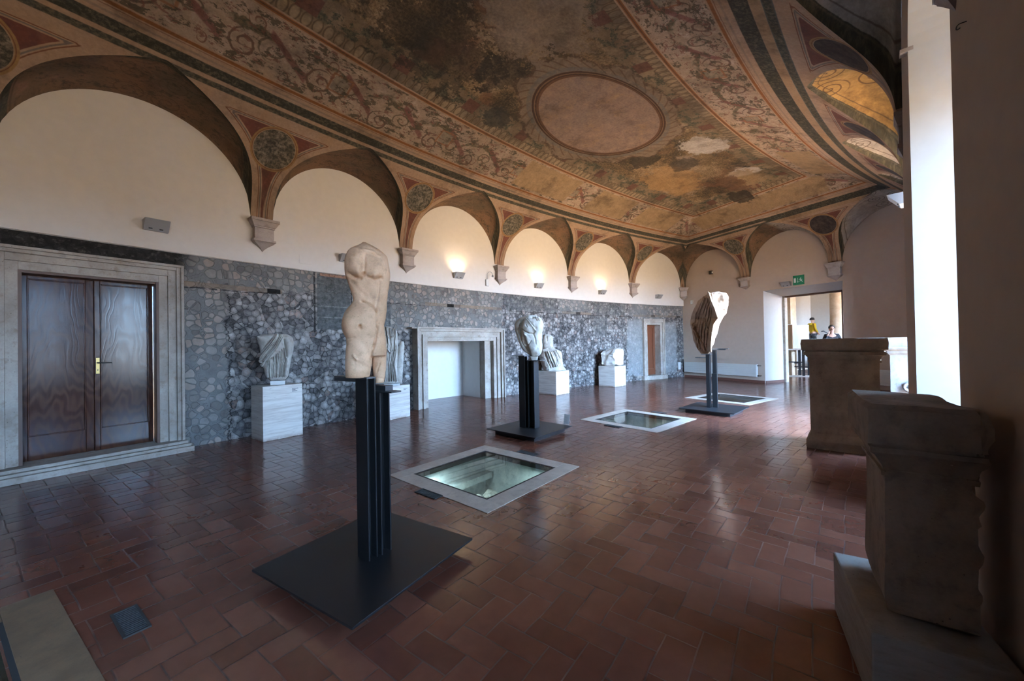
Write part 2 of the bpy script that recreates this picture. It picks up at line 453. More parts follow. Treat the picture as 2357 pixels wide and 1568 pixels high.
# ------------------------------------------------------------------ vault
TL = [115.9,120.95,126.3,131.5,136.5,141.45,146.5,151.6,156.7,161.8]
TR = [115.9,119.6,124.7,129.8,134.9,140.0,145.1,150.2,155.3,160.4]
RB = [25.45,28.2,30.85,33.55]
AH = (RL-RR)/2; NP = 1.85
def prof(D):
    D = np.clip((D-.05)*AH/(AH-.05), 0, AH); return ZS+(ZT-ZS)*(1-(1-D/AH)**NP)**(1/NP)
_d = AH*np.linspace(0, 1, 4001)**2; _z = prof(_d)
_a = np.concatenate([[0], np.cumsum(np.hypot(np.diff(_d), np.diff(_z)))])
def arc(D): return np.interp(D, _d, _a)
def fields(th, r):
    """all the vault's fields at angle th (deg) and radius r"""
    dl = RL-r; dr = r-RR; db = r*np.sin((th-TB)*D2R)
    out = {}
    D = np.minimum(np.minimum(dl, dr), db)
    W = np.where(db <= np.minimum(dl, dr), 2, np.where(dl <= dr, 0, 1))
    S = np.zeros_like(D); sc = np.zeros_like(D); w = np.ones_like(D); h = np.ones_like(D)
    for k, (co, knots, rad, marg) in enumerate(((th, TL, RL*D2R, .17), (th, TR, RR*D2R, .13), (r*np.cos((th-TB)*D2R), RB, 1.0, .16))):
        kn = np.array(knots); i = np.clip(np.searchsorted(kn, co)-1, 0, len(kn)-2)
        a = kn[i]; b = kn[i+1]; c = (a+b)/2
        s_c = np.abs(co-c)*rad; half = (b-a)/2*rad
        m = W == k
        sc[m] = s_c[m]; S[m] = (half-s_c)[m]; w[m] = (half-marg)[m]
        hh = {0: 1.36, 1: 1.14, 2: 1.30}[k]
        h[m] = np.minimum(hh, (half-marg)*1.5)[m]
    Da = np.where(W == 1, .90, 1.2); zc0 = ZS+h
    def wid(D): return w*(1-np.clip(D/Da, 0, 3)**2.3)
    q = sc/np.maximum(wid(D), 1e-3)
    zm = prof(D); zc = zc0+(prof(Da)-zc0)*np.clip(D/Da, 0, 1)**1.2
    g = wid(D)-sc
    e = .01
    dA = np.maximum((arc(D+e)-arc(np.maximum(D-e, 0)))/(D+e-np.maximum(D-e, 0)), .3)
    gd = (wid(D+e)-wid(np.maximum(D-e, 0)))/(D+e-np.maximum(D-e, 0))
    gm = np.where(g < 0, g/np.hypot(1, gd/dA), g/np.hypot(1, gd*.8))
    zsev = zm+np.maximum(zc-zm, 0)*np.sqrt(np.clip(1-q*q, 0, 1))
    A = arc(D)
    c0 = np.where(W == 1, arc(np.array(.43)), arc(np.array(.655)))
    ra = np.where(W == 1, .37, .37); rs = np.where(W == 1, .235, .335)
    R = np.hypot((A-c0)/ra, S/rs)
    out.update(D=D, A=A, S=S, g=g, gm=np.clip(gm, -2, 2), W=W, R=np.clip(R, 0, 6),
               E=np.minimum(-gm, (np.where(W == 1, .86, 1.04)-D)*1.25), z=np.where(g > 0, zsev, zm),
               U=np.where(W == 2, r, th*D2R*29.5), SC=sc)
    return out
def build_vault():
    nr = 230
    t = np.linspace(-1, 1, nr); rr = (RL+RR)/2+AH*np.sign(t)*(1-(1-np.abs(t))**1.45)
    n1 = 46; b1 = np.linspace(0, 1, n1)**1.5*2.2
    th1 = TB+b1; th2 = np.arange(th1[-1]+.085, TN, .085); th = np.concatenate([th1, th2])
    Tg, Rg = np.meshgrid(th, rr, indexing='ij')
    f = fields(Tg.ravel(), Rg.ravel())
    P = np.stack([OX+Rg.ravel()*np.cos(Tg.ravel()*D2R), OY+Rg.ravel()*np.sin(Tg.ravel()*D2R), f['z']], 1)
    keys = ['D','A','S','gm','R','E','U','g','SC']
    AT = np.stack([f[k] for k in keys]+[Tg.ravel(), Rg.ravel()], 1)
    m, n = Tg.shape
    idx = np.arange(m*n).reshape(m, n)
    a = idx[:-1,:-1].ravel(); b = idx[1:,:-1].ravel(); c = idx[1:,1:].ravel(); d = idx[:-1,1:].ravel()
    tri = np.concatenate([np.stack([a,b,c],1), np.stack([a,c,d],1)])
    g = f['g'].copy(); g[np.abs(g) < 1e-6] = 1e-6
    s = g[tri] > 0; cnt = s.sum(1)
    keep = tri[(cnt == 0) | (cnt == 3)]; mixed = tri[(cnt == 1) | (cnt == 2)]
    keepside = (cnt[(cnt == 0) | (cnt == 3)] == 3)
    newP = []; newA = []; cache = {}; out = []; side = []
    base = len(P)
    def cut(i, j):
        key = (i, j) if i < j else (j, i)
        if key in cache: return cache[key]
        i, j = key; tt = g[i]/(g[i]-g[j])
        p = P[i]*(1-tt)+P[j]*tt; at = AT[i]*(1-tt)+AT[j]*tt
        p[2] = prof(at[0]); at[7] = 0; at[3] = 0
        newP.append(p); newA.append(at); cache[key] = base+len(newP)-1
        return cache[key]
    for T in mixed:
        T = [int(x) for x in T]; sg = [g[x] > 0 for x in T]
        for k in range(3):
            if sg[k] != sg[(k+1)%3] and sg[k] != sg[(k+2)%3]:
                i, j, l = T[k], T[(k+1)%3], T[(k+2)%3]
                p, q = cut(i, j), cut(i, l)
                out += [(i, p, q), (p, j, l), (p, l, q)]; side += [sg[k], not sg[k], not sg[k]]
                break
    P = np.concatenate([P, np.array(newP)]); AT = np.concatenate([AT, np.array(newA)])
    tri = np.concatenate([keep, np.array(out)]); side = np.concatenate([keepside, np.array(side)])
    # split vertices along the groins so each surface shades smoothly on its own
    on = np.arange(base, len(P)); dup = {int(v): len(P)+k for k, v in enumerate(on)}
    mp = np.arange(len(P)); mp[on] = len(P)+np.arange(len(on))
    tri2 = np.where(side[:, None], mp[tri], tri)
    P = np.concatenate([P, P[on]]); AT = np.concatenate([AT, AT[on]])
    tri2 = tri2[:, ::-1]
    me = bpy.data.meshes.new('ceiling'); me.vertices.add(len(P)); me.vertices.foreach_set('co', P.astype(np.float32).ravel())
    me.loops.add(len(tri2)*3); me.loops.foreach_set('vertex_index', tri2.astype(np.int32).ravel())
    me.polygons.add(len(tri2)); me.polygons.foreach_set('loop_start', np.arange(0, len(tri2)*3, 3, dtype=np.int32))
    me.update(calc_edges=True); me.validate()
    for k, name in enumerate(keys+['T', 'Rr']):
        at = me.attributes.new('f'+name, 'FLOAT', 'POINT'); at.data.foreach_set('value', AT[:, k].astype(np.float32))
    return me
def m_fresco():
    k = MB('frescoed_vault', .85, .25); nt = k.nt
    D, gm, R, EE, U, S, T, Rr, A = [k.attr('f'+n) for n in ('D','gm','R','E','U','S','T','Rr','A')]
    P = k.geo()
    pv = k.vec(T*.515, Rr, 0.0)
    nA = k.noise(pv, 1.3, 6, .65); nB = k.noise(pv, 6, 6, .7); nC = k.noise(pv, 25, 4, .7); nD = k.noise(pv, .45, 4, .6)
    jit = (nB-.5)*.035
    cream = k.mix((.60,.40,.265), (.42,.265,.17), nB.sm(.3, .7)); cream = k.mix(cream, (.62,.44,.33), nA.sm(.5,.7)*.6)
    dark = k.mix((.060,.056,.040), (.15,.125,.085), nC.sm(.42, .62)*nB.sm(.3,.6))
    green = k.mix((.078,.072,.052), (.20,.165,.11), nC.sm(.4,.65)*.7)
    red = k.mix((.25,.085,.058), (.15,.062,.05), nB.sm(.35,.7)); red = k.mix(red, (.36,.20,.14), nC.sm(.6,.75)*.5)
    ochre = k.mix((.50,.30,.125), (.34,.195,.085), nB.sm(.3,.7))
    goldl = (.33,.125,.035); lred = (.25,.10,.05)
    # --- spandrel field
    e = EE+jit*.35
    sp = cream
    sp = k.mix(sp, lred, e.band(.088, .100, .005))
    sp = k.mix(sp, (.17,.15,.135), e.band(.112, .128, .005)*.8)
    sp = k.mix(sp, red, e.sm(.142, .150))
    fan = ((A*3.0+S*6.0).sin()).abs()
    sp = k.mix(sp, (.34,.17,.11), e.sm(.142,.150)*fan.sm(.9,1.0)*.25)
    rr = R+jit*.5
    sp = k.mix(sp, ochre, rr.sm(1.06, 1.03)); sp = k.mix(sp, lred, rr.band(.95, .975, .012)); sp = k.mix(sp, (.45,.30,.20), rr.sm(.94,.92))
    med = k.mix((.085,.075,.055), (.33,.27,.20), (nC*.5+k.noise(pv, 9, 6, .8)*.5).sm(.42,.62))
    rs_ = Rr.sm(29.6, 29.4)*Rr.gt(RR); rs_ = rs_*(T.gt(116.6))
    med = k.mix(med, k.mix((.055,.04,.038), (.11,.085,.07), nB.sm(.4,.7)), rs_)
    sp = k.mix(sp, med, rr.sm(.915, .895))
    # --- severy (lunette vault)
    sev = k.mix((.34,.19,.11), (.20,.145,.095), nA.sm(.35,.65)); sev = k.mix(sev, (.07,.055,.04), (nB*.6+nC*.4).sm(.48,.60)*.8)
    sev = k.mix(sev, (.42,.22,.16), k.noise(pv, 3.2, 5, .7).sm(.55,.72)*.6)
    # ornamental scrolls on the severies, clearer on the right-hand wall
    xs = k.attr('fSC'); sx = xs/.42-.5; sy = (D*2.2).frac()-.5
    spr = (sx*sx+sy*sy).sqrt(); spa = sy.at2(sx)
    lin = ((spr*5.0-spa*.159+ (nB-.5)*.25).frac()-.5).abs().sm(.16,.05)*spr.sm(.5,.42)
    rside = Rr.sm(29.6, 29.4)
    rcol = k.mix((.50,.29,.10), (.46,.40,.33), T.sm(134.8,135.0)); rcol = k.mix((.52,.44,.36), rcol, T.sm(129.6,129.9))
    sev = k.mix(sev, k.mul(rcol, .8+nB*.4), rside)
    sev = k.mix(sev, (.10,.05,.03), lin*(.30+rside*.45))
    gb = (gm+jit)*(1.0+rside*.75)
    sev = k.mix(sev, k.mix(green, dark, nC.sm(.4,.6)), gb.sm(.125, .11))
    sev = k.mix(sev, (.25,.20,.13), (gm+jit).band(.045, .055, .008)*.5)
    sev = k.mix(sev, (.13,.08,.05), (gm+jit).band(.13,.145,.006)*.7)
    col = k.mix(sp, sev, gm.gt(.0))
    # --- frieze bands running round
    d = D+jit*.35
    fr = cream
    frL = k.mix(fr, green, d.band(1.115, 1.185, .006))
    frL = k.mix(frL, dark, d.band(1.235, 1.36, .006))
    frR = k.mix(fr, green, d.band(.93, 1.025, .006)); frR = k.mix(frR, (.10,.13,.12), (d.band(.925,.937,.004)+d.band(1.018,1.03,.004)).clamp()*.7)
    frR = k.mix(frR, k.mix(cream, ochre, .5), d.band(1.035, 1.14, .006)); frR = k.mix(frR, dark, d.band(1.145, 1.33, .006))
    fr = k.mix(frL, frR, rside)
    fr = k.mix(fr, (.30,.22,.17), d.band(1.40, 1.425, .006)*.6)
    fr = k.mix(fr, lred, d.band(1.465, 1.475, .004)*.7)
    fr = k.mix(fr, goldl, d.band(1.49, 1.53, .006))
    onband = k.attr('fE').sm(.005, -.005)*D.gt(.8)
    # --- grotesque field 1.54 - 2.38
    v = D-1.96
    wob = k.noise(pv, 2.5, 3, color=True); w3 = k.xyz(wob)
    def scroll(per, off, v0, rad, turns, inv):
        uu = (U+off)/per; rn = k.white(k.vec(uu.floor(), off*7+3.0, 0.0)); rm = k.white(k.vec(uu.floor(), off*7+5.0, 1.0))
        x = uu.frac()*per-per/2+(w3[0]-.5)*.16+(rn-.5)*.25; y = (v-v0)+(w3[1]-.5)*.16+(rm-.5)*.16
        rd = (x*x+y*y).sqrt(); an = y.at2(x)
        ln = ((rd*turns+an*(.159 if inv else -.159)+(nB-.5)*.5).frac()-.5).abs().sm(.20, .08)
        return ln*rd.sm(rad, rad*.88)*rd.sm(.02,.05)
    sc1 = scroll(.95, 0.0, -.20, .20, 9, False); sc2 = scroll(.95, .42, -.06, .17, 10, True); sc3 = scroll(.95, .21, .22, .13, 12, False)
    sc4 = scroll(.475, .30, -.31, .085, 16, True)
    gf = k.mix((.56,.41,.30), (.42,.30,.21), nA.sm(.3,.7)); gf = k.mix(gf, (.62,.50,.42), nB.sm(.55,.75)*.6)
    gf = k.mix(gf, (.15,.08,.055), sc1*.85); gf = k.mix(gf, (.16,.12,.075), sc2*.85); gf = k.mix(gf, (.26,.12,.075), sc3*.8); gf = k.mix(gf, (.24,.10,.06), sc4*.8)
    # swags and leaves
    x = ((U+.1)/.95).frac()-.5
    swag = (v-.16+(x*x)*.9+(nB-.5)*.22+(w3[2]-.5)*.3).abs().sm(.055, .035)*k.noise(pv, 2.1, 3).sm(.42,.52)
    gf = k.mix(gf, k.mix((.10,.10,.06), (.22,.16,.09), nC.sm(.4,.6)), swag*.9)
    x2 = ((U+.55)/.95).frac()-.5
    fan2 = ((v+.02)*.8-x2*.55+(nB-.5)*.06).abs().sm(.05,.03)*x2.abs().sm(.30,.26)*v.abs().sm(.3,.25)
    gf = k.mix(gf, (.27,.10,.085), fan2*.8)
    bx = ((U+.75)/1.9).frac()*1.9-.95; sqd = bx.abs().mx((v+.02).abs()*1.0)
    gf = k.mix(gf, (.36,.17,.08), sqd.band(.12,.15,.008)*.9); gf = k.mix(gf, (.30,.24,.17), sqd.sm(.115,.105)*.7)
    leaf = k.noise(k.vec(U*1.0, D*1.6, 3.0), 5.5, 5, .75)
    gf = k.mix(gf, (.12,.095,.06), leaf.sm(.525,.575)*.92)
    leaf2 = k.noise(k.vec(U*1.0, D*1.6, 9.0), 7.0, 4, .75)
    gf = k.mix(gf, (.26,.115,.08), leaf2.sm(.565,.60)*.8)
    fr = k.mix(fr, gf, D.sm(1.545, 1.555))
    # gold line 2.38-2.44
    fr = k.mix(fr, cream, d.band(2.36, 2.46, .005)); fr = k.mix(fr, goldl, d.band(2.385, 2.435, .006)); fr = k.mix(fr, (.12,.07,.045), d.band(2.405,2.42,.006)*.8)
    # --- fruit / baluster row 2.46 - 3.0
    cf = k.mix((.33,.235,.145), (.20,.14,.085), nA.sm(.35,.65)); 
    px = ((U/.135).frac()-.5)*.135; py = D-2.545
    bal = (px*px*1.9+py*py*.45).sqrt()+(nB-.5)*.05
    cf = k.mix(cf, (.11,.075,.045), bal.band(.066,.085,.012)*.8); cf = k.mix(cf, k.mix((.42,.30,.185), (.20,.15,.10), nA.sm(.4,.6)), bal.sm(.068,.05)*.9)
    g2 = k.noise(k.vec(U, D, 20.0), 5, 5, .7)
    cf = k.mix(cf, k.mix((.085,.08,.055), (.16,.14,.09), nC.sm(.4,.6)), g2.sm(.50,.55)*D.sm(2.60,2.66))
    bq = ((U+.3)/1.3).frac()*1.3-.65; sq2 = bq.abs().mx((D-2.76).abs())
    cf = k.mix(cf, (.17,.07,.05), sq2.sm(.13,.12)*.85)
    fr = k.mix(fr, cf, D.sm(2.455, 2.465))
    # --- middle field: figures, mostly lost
    pvw = k.vadd(pv, k.scale(k.noise(pv, .9, 3, color=True), (1.1,1.1,0)))
    f1 = k.noise(pvw, .75, 6, .62); f2 = k.noise(pvw, 1.9, 6, .7); f3 = k.noise(k.vadd(pvw, (7,3,1)), .6, 5, .6)
    mid = k.ramp(f1*.7+nC*.3, [(.34, (.04,.032,.024)), (.44, (.10,.072,.045)), (.50, (.22,.145,.075)), (.56, (.36,.245,.14)), (.66, (.48,.35,.25))])
    mid = k.mix(mid, (.032,.028,.024), f2.sm(.56,.66)*.8)
    mid = k.mix(mid, (.21,.10,.055), f3.sm(.57,.65)*.75)
    mid = k.mix(mid, (.44,.33,.25), k.noise(k.vadd(pv,(3,9,2)), 1.0, 6, .7).sm(.58,.68)*.7)
    fr = k.mix(fr, mid, (D+(nA-.5)*.5).sm(2.98, 3.03))
    # place-bound stains and losses: (angle, radius, half angle, half radius, colour, strength)
    def blob(t, r, ht, hr, c, s, edge=.35, base=None):
        edge *= 1.6
        nonlocal fr
        a = (T-t)/ht; b = (Rr-r)/hr
        q = (a*a+b*b).sqrt()+(nA-.5)*edge*2+(nB-.5)*edge*1.6+(nC-.5)*edge*.5
        fr = k.mix(fr, c, q.sm(1.05, .95)*s)
    spk = lambda c: k.mul(k.mix(c, tuple(x*.8 for x in c), nC), .8+nC*.4)
    blob(139.2, 30.1, 1.9, .75, (.05,.04,.030), .6, .9)
    blob(137.2, 29.9, .8, .5, (.035,.032,.03), .6, .9)
    blob(141.9, 29.7, 1.1, .7, (.075,.055,.038), .8, .7)
    blob(137.9, 28.9, 1.6, .7, spk((.40,.29,.20)), .8, .7)
    blob(136.0, 30.7, .6, .25, (.06,.055,.045), .8, .6)
    beige = spk((.46,.30,.165))
    def loss(t0, t1, d0, d1):
        nonlocal fr
        q = (T+(nA-.5)*.5).band(t0, t1, .05)*(RL-Rr+(nB-.5)*.1).band(d0, d1, .02)
        fr = k.mix(fr, beige, q)
    loss(129.7, 133.1, 1.60, 2.33); loss(125.2, 128.2, 1.58, 2.33); loss(120.9, 124.2, 1.58, 2.33)
    # far end strip
    q = (Rr*(((T-TB)*D2R).sin())); q2 = q+(nB-.5)*.12
    fr = k.mix(fr, beige, q2.band(1.60, 2.30, .03)*(Rr+(nA-.5)*.6).band(27.6, 31.3, .05)*D.gt(1.56))
    rb = (Rr-RR)
    fr = k.mix(fr, beige, (rb+(nB-.5)*.1).band(1.60, 2.2, .03)*(T+(nA-.5)*.6).band(121.2, 125.4, .06)*D.gt(1.56))
    white = spk((.60,.52,.46))
    blob(127.7, 28.7, 1.0, .50, white, .95, .5); blob(123.3, 28.75, .60, .40, white, .95, .4)
    blob(125.3, 30.1, 2.0, .55, spk((.46,.27,.12)), .85, .5); blob(122.6, 29.0, 1.2, .5, spk((.44,.29,.16)), .7, .5)
    blob(122.2, 29.3, 1.4, .28, (.17,.08,.045), .75, .6); blob(120.9, 29.5, .7, .3, (.05,.04,.03), .85, .5)
    blob(128.6, 29.9, .8, .3, (.05,.042,.032), .8, .6); blob(126.5, 29.4, .7, .3, (.06,.05,.04), .7, .6)
    # oval medallion
    oa = (T-132.7)/2.95; ob = (Rr-29.54)/.95
    oq = (oa*oa+ob*ob).sqrt(); an = ob.at2(oa)
    oq2 = oq+(nB-.5)*.02
    lobes = (an*14.0).sin()*.03+(an*9.0).cos()*.05
    outer = (oq+lobes+(nA-.5)*.35+(nB-.5)*.12)
    fr = k.mix(fr, k.mix((.33,.235,.16), (.22,.16,.11), nB.sm(.35,.65)), outer.sm(1.36, 1.30)*.95)
    fr = k.mix(fr, (.10,.055,.035), outer.band(1.30, 1.36, .012)*nB.sm(.42,.55)*.8)
    ax = ((an*3.5/1.0).frac()-.5); sl = ((oq-1.2)*6.0-ax*2.0); 
    fr = k.mix(fr, (.15,.08,.05), (sl.frac()-.5).abs().sm(.14,.06)*oq.band(1.11,1.30,.01)*.7)
    fr = k.mix(fr, (.17,.16,.14), oq2.band(1.10, 1.17, .01)*nB.sm(.35,.55)*.8); fr = k.mix(fr, (.09,.045,.03), oq2.sm(1.10, 1.085)); fr = k.mix(fr, (.26,.15,.08), oq2.band(1.045,1.06,.008)); fr = k.mix(fr, (.16,.08,.045), oq2.sm(1.03,1.02))
    ov = k.mix((.36,.235,.175), (.29,.205,.165), nA.sm(.3,.7)); ov = k.mix(ov, (.36,.22,.11), k.noise(pv, 3, 5, .7).sm(.5,.68)*.5); ov = k.mul(ov, .85+nC*.3)
    fr = k.mix(fr, ov, oq2.sm(.995, .985))
    col = k.mix(col, fr, onband*gm.lt(.0))
    # dirt
    col = k.mix(col, (.05,.04,.03), nD.sm(.5,.75)*.25)
    col = k.mix(col, (.035,.026,.018), k.noise(pv, 1.1, 7, .72).sm(.48,.66)*.45)
    col = k.mul(col, (.10+nB*.56+nC*.46))
    k.color(col).bump(nB*.5+nC*.5, .35, .008)
    return k.m
ceil_me = build_vault()
ceiling = link('ceiling', ceil_me, m_fresco(), smooth=True); tag(ceiling, kind='structure')

# ------------------------------------------------------------------ walls
def cpanel(bm, r, t0, t1, z0, z1, uvl=None, dz=.5):
    n = max(1, int(math.ceil(abs(t1-t0)/.25))); m = max(1, int(math.ceil((z1-z0)/dz)))
    g = [[bm.verts.new(pol(r, t0+(t1-t0)*i/n, z0+(z1-z0)*j/m)) for j in range(m+1)] for i in range(n+1)]
    if uvl is not None:
        for i in range(n+1):
            for j in range(m+1):
                g[i][j][uvl] = Vector(((t0+(t1-t0)*i/n)*D2R*33.55, z0+(z1-z0)*j/m, 0))
    for i in range(n):
        for j in range(m):
            bm.faces.new((g[i][j], g[i+1][j], g[i+1][j+1], g[i][j+1]))
def quad(bm, *pts):
    return bm.faces.new([bm.verts.new(Vector(p)) for p in pts])
def raw_obj(name, bm, mat, parent=None, kind=None, smooth=False):
    me = bpy.data.meshes.new(name); bm.to_mesh(me); bm.free()
    o = link(name, me, mat, parent, smooth=smooth)
    if kind: o['kind'] = kind
    return o
DO = (143.75, 145.88, .15, 2.49)      # big door opening
NI = (132.05, 135.64, 0, 1.60)        # white niche opening
DS = (118.32, 119.58, .16, 2.16)      # small door opening
bm = bmesh.new(); uvl = bm.verts.layers.float_vector.new('uw')
segs = [(TN, DO[1], None), (DO[1], DO[0], DO), (DO[0], NI[1], None), (NI[1], NI[0], NI), (NI[0], DS[1], None), (DS[1], DS[0], DS), (DS[0], TB, None)]
for t1, t0, op in segs:
    if op is None: cpanel(bm, RL, t0, t1, -.02, 2.965, uvl)
    else:
        cpanel(bm, RL, t0, t1, op[3], 2.965, uvl)
        if op[2] > 0: cpanel(bm, RL, t0, t1, -.02, op[2], uvl)
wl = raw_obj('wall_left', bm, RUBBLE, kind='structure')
bm = bmesh.new(); cpanel(bm, RL-.05, TB, TN, 2.965, 5.25)
cpanel(bm, RL-.01, TB, TN, 2.96, 2.97)
for i in range(160):
    t0 = TB+(TN-TB)*i/160; t1 = TB+(TN-TB)*(i+1)/160
    quad(bm, pol(RL-.05, t0, 2.965), pol(RL-.05, t1, 2.965), pol(RL+.02, t1, 2.965), pol(RL+.02, t0, 2.965))
raw_obj('wall_left_upper', bm, PLASTER, kind='structure', smooth=False)

# far end wall (radial plane at TB) with splayed doorway
EO = (28.05, 30.27, 3.17); EI = (28.48, 30.20, 3.01); ED = 1.0
nb = Vector((math.sin(TB*D2R), -math.cos(TB*D2R), 0))
def bw(r, z, off=0.0): return pol(r, TB, z)+nb*off
bm = bmesh.new()
for r0, r1, z0, z1 in ((25.2, EO[0], -.02, 5.2), (EO[0], EO[1], EO[2], 5.2), (EO[1], 33.7, -.02, 5.2)):
    quad(bm, bw(r0, z0), bw(r1, z0), bw(r1, z1), bw(r0, z1))
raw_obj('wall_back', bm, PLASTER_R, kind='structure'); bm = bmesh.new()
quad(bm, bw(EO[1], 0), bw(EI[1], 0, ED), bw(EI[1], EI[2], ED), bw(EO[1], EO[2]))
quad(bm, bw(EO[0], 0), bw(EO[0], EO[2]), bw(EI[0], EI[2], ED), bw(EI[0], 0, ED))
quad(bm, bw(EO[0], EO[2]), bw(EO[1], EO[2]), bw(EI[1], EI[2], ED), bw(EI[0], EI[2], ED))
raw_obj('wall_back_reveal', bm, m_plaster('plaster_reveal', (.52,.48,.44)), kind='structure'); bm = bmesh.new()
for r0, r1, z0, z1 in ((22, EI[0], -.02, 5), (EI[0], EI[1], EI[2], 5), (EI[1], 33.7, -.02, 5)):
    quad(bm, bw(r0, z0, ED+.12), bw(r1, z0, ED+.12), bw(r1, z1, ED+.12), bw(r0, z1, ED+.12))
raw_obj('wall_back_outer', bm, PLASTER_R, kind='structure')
# near end wall behind the camera
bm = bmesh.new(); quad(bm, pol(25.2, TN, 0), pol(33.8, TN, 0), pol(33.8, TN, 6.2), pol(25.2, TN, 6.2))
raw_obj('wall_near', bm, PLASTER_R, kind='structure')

# right wall with window niches
NICHES = [(147.8, 151.4), (143.15, 144.9), (137.1, 140.45), (128.2, 131.9), (123.0, 126.9)]  # first two are unseen, added to light the torso from the camera side
DEEP = (0, 1, 2)
RO = 24.35
def arch_z(t, a, b):
    c = (a+b)/2; half = (b-a)/2; q = (t-c)/half
    return ZS+.02+half*RR*D2R*.98*math.sqrt(max(0, 1-q*q))
bm = bmesh.new(); edges = [TN]
for a, b in NICHES: edges += [b, a]
edges += [TB]
for i in range(0, len(edges), 2): cpanel(bm, RR, edges[i+1], edges[i], -.02, 5.0)
bmn = bmesh.new()
for wi, (a, b) in enumerate(NICHES):
    RO = 24.35 if wi in DEEP else (24.95 if wi == 3 else 24.65)
    n = 28; ts = [(a+b)/2-(b-a)/2*math.cos(math.pi*i/n) for i in range(n+1)]
    for t0, t1 in zip(ts, ts[1:]):
        z0, z1 = arch_z(t0, a, b), arch_z(t1, a, b)
        quad(bm, pol(RR, t0, z0), pol(RR, t1, z1), pol(RR, t1, 5.0), pol(RR, t0, 5.0))
        quad(bmn, pol(RR, t0, z0), pol(RO, t0, z0), pol(RO, t1, z1), pol(RR, t1, z1))
        # outer wall of the niche round the window opening
        wz0, wz1 = (.75, 3.35) if wi in DEEP else (.10, 3.95); wa, wb = a+.32, b-.32
        quad(bmn, pol(RO, t0, wz1), pol(RO, t1, wz1), pol(RO, t1, max(wz1, z1)+.01), pol(RO, t0, max(wz1, z0)+.01))
        quad(bmn, pol(RO, t0, 0), pol(RO, t1, 0), pol(RO, t1, wz0), pol(RO, t0, wz0))
        if t1 <= wa+.12 or t0 >= wb-.12:
            quad(bmn, pol(RO, t0, wz0), pol(RO, t1, wz0), pol(RO, t1, wz1), pol(RO, t0, wz1))
    for t in (a, b):
        quad(bmn, pol(RR, t, 0), pol(RO, t, 0), pol(RO, t, ZS+.02), pol(RR, t, ZS+.02))
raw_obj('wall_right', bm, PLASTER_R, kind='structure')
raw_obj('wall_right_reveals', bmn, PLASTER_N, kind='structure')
FRAMEM = m_flat('painted_window_frame', (.20,.16,.12), .5)
for wi, (a, b) in enumerate(NICHES):
    RO = 24.35 if wi in DEEP else (24.95 if wi == 3 else 24.65); z0, z1 = (.75, 3.35) if wi in DEEP else (.10, 3.95)
    root = empty('window_%d' % (wi+1), pol(RO, (a+b)/2, z0)); tag(root, kind='structure')
    bm = bmesh.new(); wa, wb = a+.30, b-.30
    for t in (wa, (wa+wb)/2, wb): cbox(bm, RO-.05, RO+.03, t-.06, t+.06, z0-.03, z1+.03)
    for z in (z0-.03, (z0+z1)/2, z1-.02): cbox(bm, RO-.045, RO+.025, wa, wb, z, z+.06)
    f = bm_obj('window_frame', bm, FRAMEM, root)
    for q0, q1 in ((wa+.07, (wa+wb)/2-.07), ((wa+wb)/2+.07, wb-.07)):
        bm = bmesh.new(); quad(bm, pol(RO-.01, q0, z0+.03), pol(RO-.01, q1, z0+.03), pol(RO-.01, q1, z1-.02), pol(RO-.01, q0, z1-.02))
        raw_obj('window_pane', bm, (GLASS_M, GLASS_L, GLASS_S, GLASS_W)[min(wi, 3)], root)
    bm = bmesh.new(); cbox(bm, RO-.02, RO+.20, a+.02, b-.02, z0-.05, z0); bm_obj('window_sill', bm, TRAV, root)
    world_children(root)
    ld = bpy.data.lights.new('window_portal', 'AREA'); ld.shape = 'RECTANGLE'; ld.size = (wb-wa)*D2R*RO; ld.size_y = z1-z0
    ld.cycles.is_portal = True
    lo = bpy.data.objects.new('daylight_portal', ld); COL.objects.link(lo)
    c = (a+b)/2; lo.location = pol(RO-.12, c, (z0+z1)/2)
    lo.rotation_euler = er(c).to_track_quat('-Z', 'Z').to_euler()
# small stone impost on the jamb of the nearest niche
bm = bmesh.new(); cbox(bm, RR-.03, RR+.045, 136.95, 137.12, 3.80, 3.83); bm_obj('trim_1', bm, CORBEL)['kind'] = 'structure'

# ------------------------------------------------------------------ floor with pits
def sq_basis(t): return er(t), et(t)
PAN = [(29.09, 139.76, 1.60), (29.09, 131.99, 1.58), (29.04, 124.0, 1.58), (29.08, 147.56, 1.60)]
def floor_poly():
    pts = []; edges = []; faces = []
    def add(loop):
        b = len(pts)
        for p in loop: pts.append(Vector((p[0], p[1])))
        for i in range(len(loop)): edges.append((b+i, b+(i+1) % len(loop)))
    o = [pol(34.8, t) for t in np.linspace(TB-.9, TN+.3, 60)]+[pol(24.2, t) for t in np.linspace(TN+.3, TB-1.2, 60)]
    add(o)
    holes = []
    for r, t, s in PAN:
        c = pol(r, t); a, b = sq_basis(t); h = s/2-.235
        lp = [c+a*x*h+b*y*h for x, y in ((-1,-1),(1,-1),(1,1),(-1,1))]
        add(lp); holes.append((c, a, b, h))
    for p in [pol(r, t) for r in np.arange(25, 34.5, 1.0) for t in np.arange(TB, TN, 2.0)]:
        if all(max(abs((p-c).dot(a)), abs((p-c).dot(b))) > h+.1 for c, a, b, h in holes): pts.append(Vector((p.x, p.y)))
    v, e, f, *_ = delaunay_2d_cdt(pts, edges, [], 1, 1e-4)
    bm = bmesh.new(); bv = [bm.verts.new((p.x, p.y, 0)) for p in v]
    for tri in f:
        c0 = sum((Vector((v[i].x, v[i].y, 0)) for i in tri), Vector())/3
        if any(max(abs((c0-c).dot(a)), abs((c0-c).dot(b))) < h-1e-3 for c, a, b, h in holes): continue
        bm.faces.new([bv[i] for i in tri])
    return bm
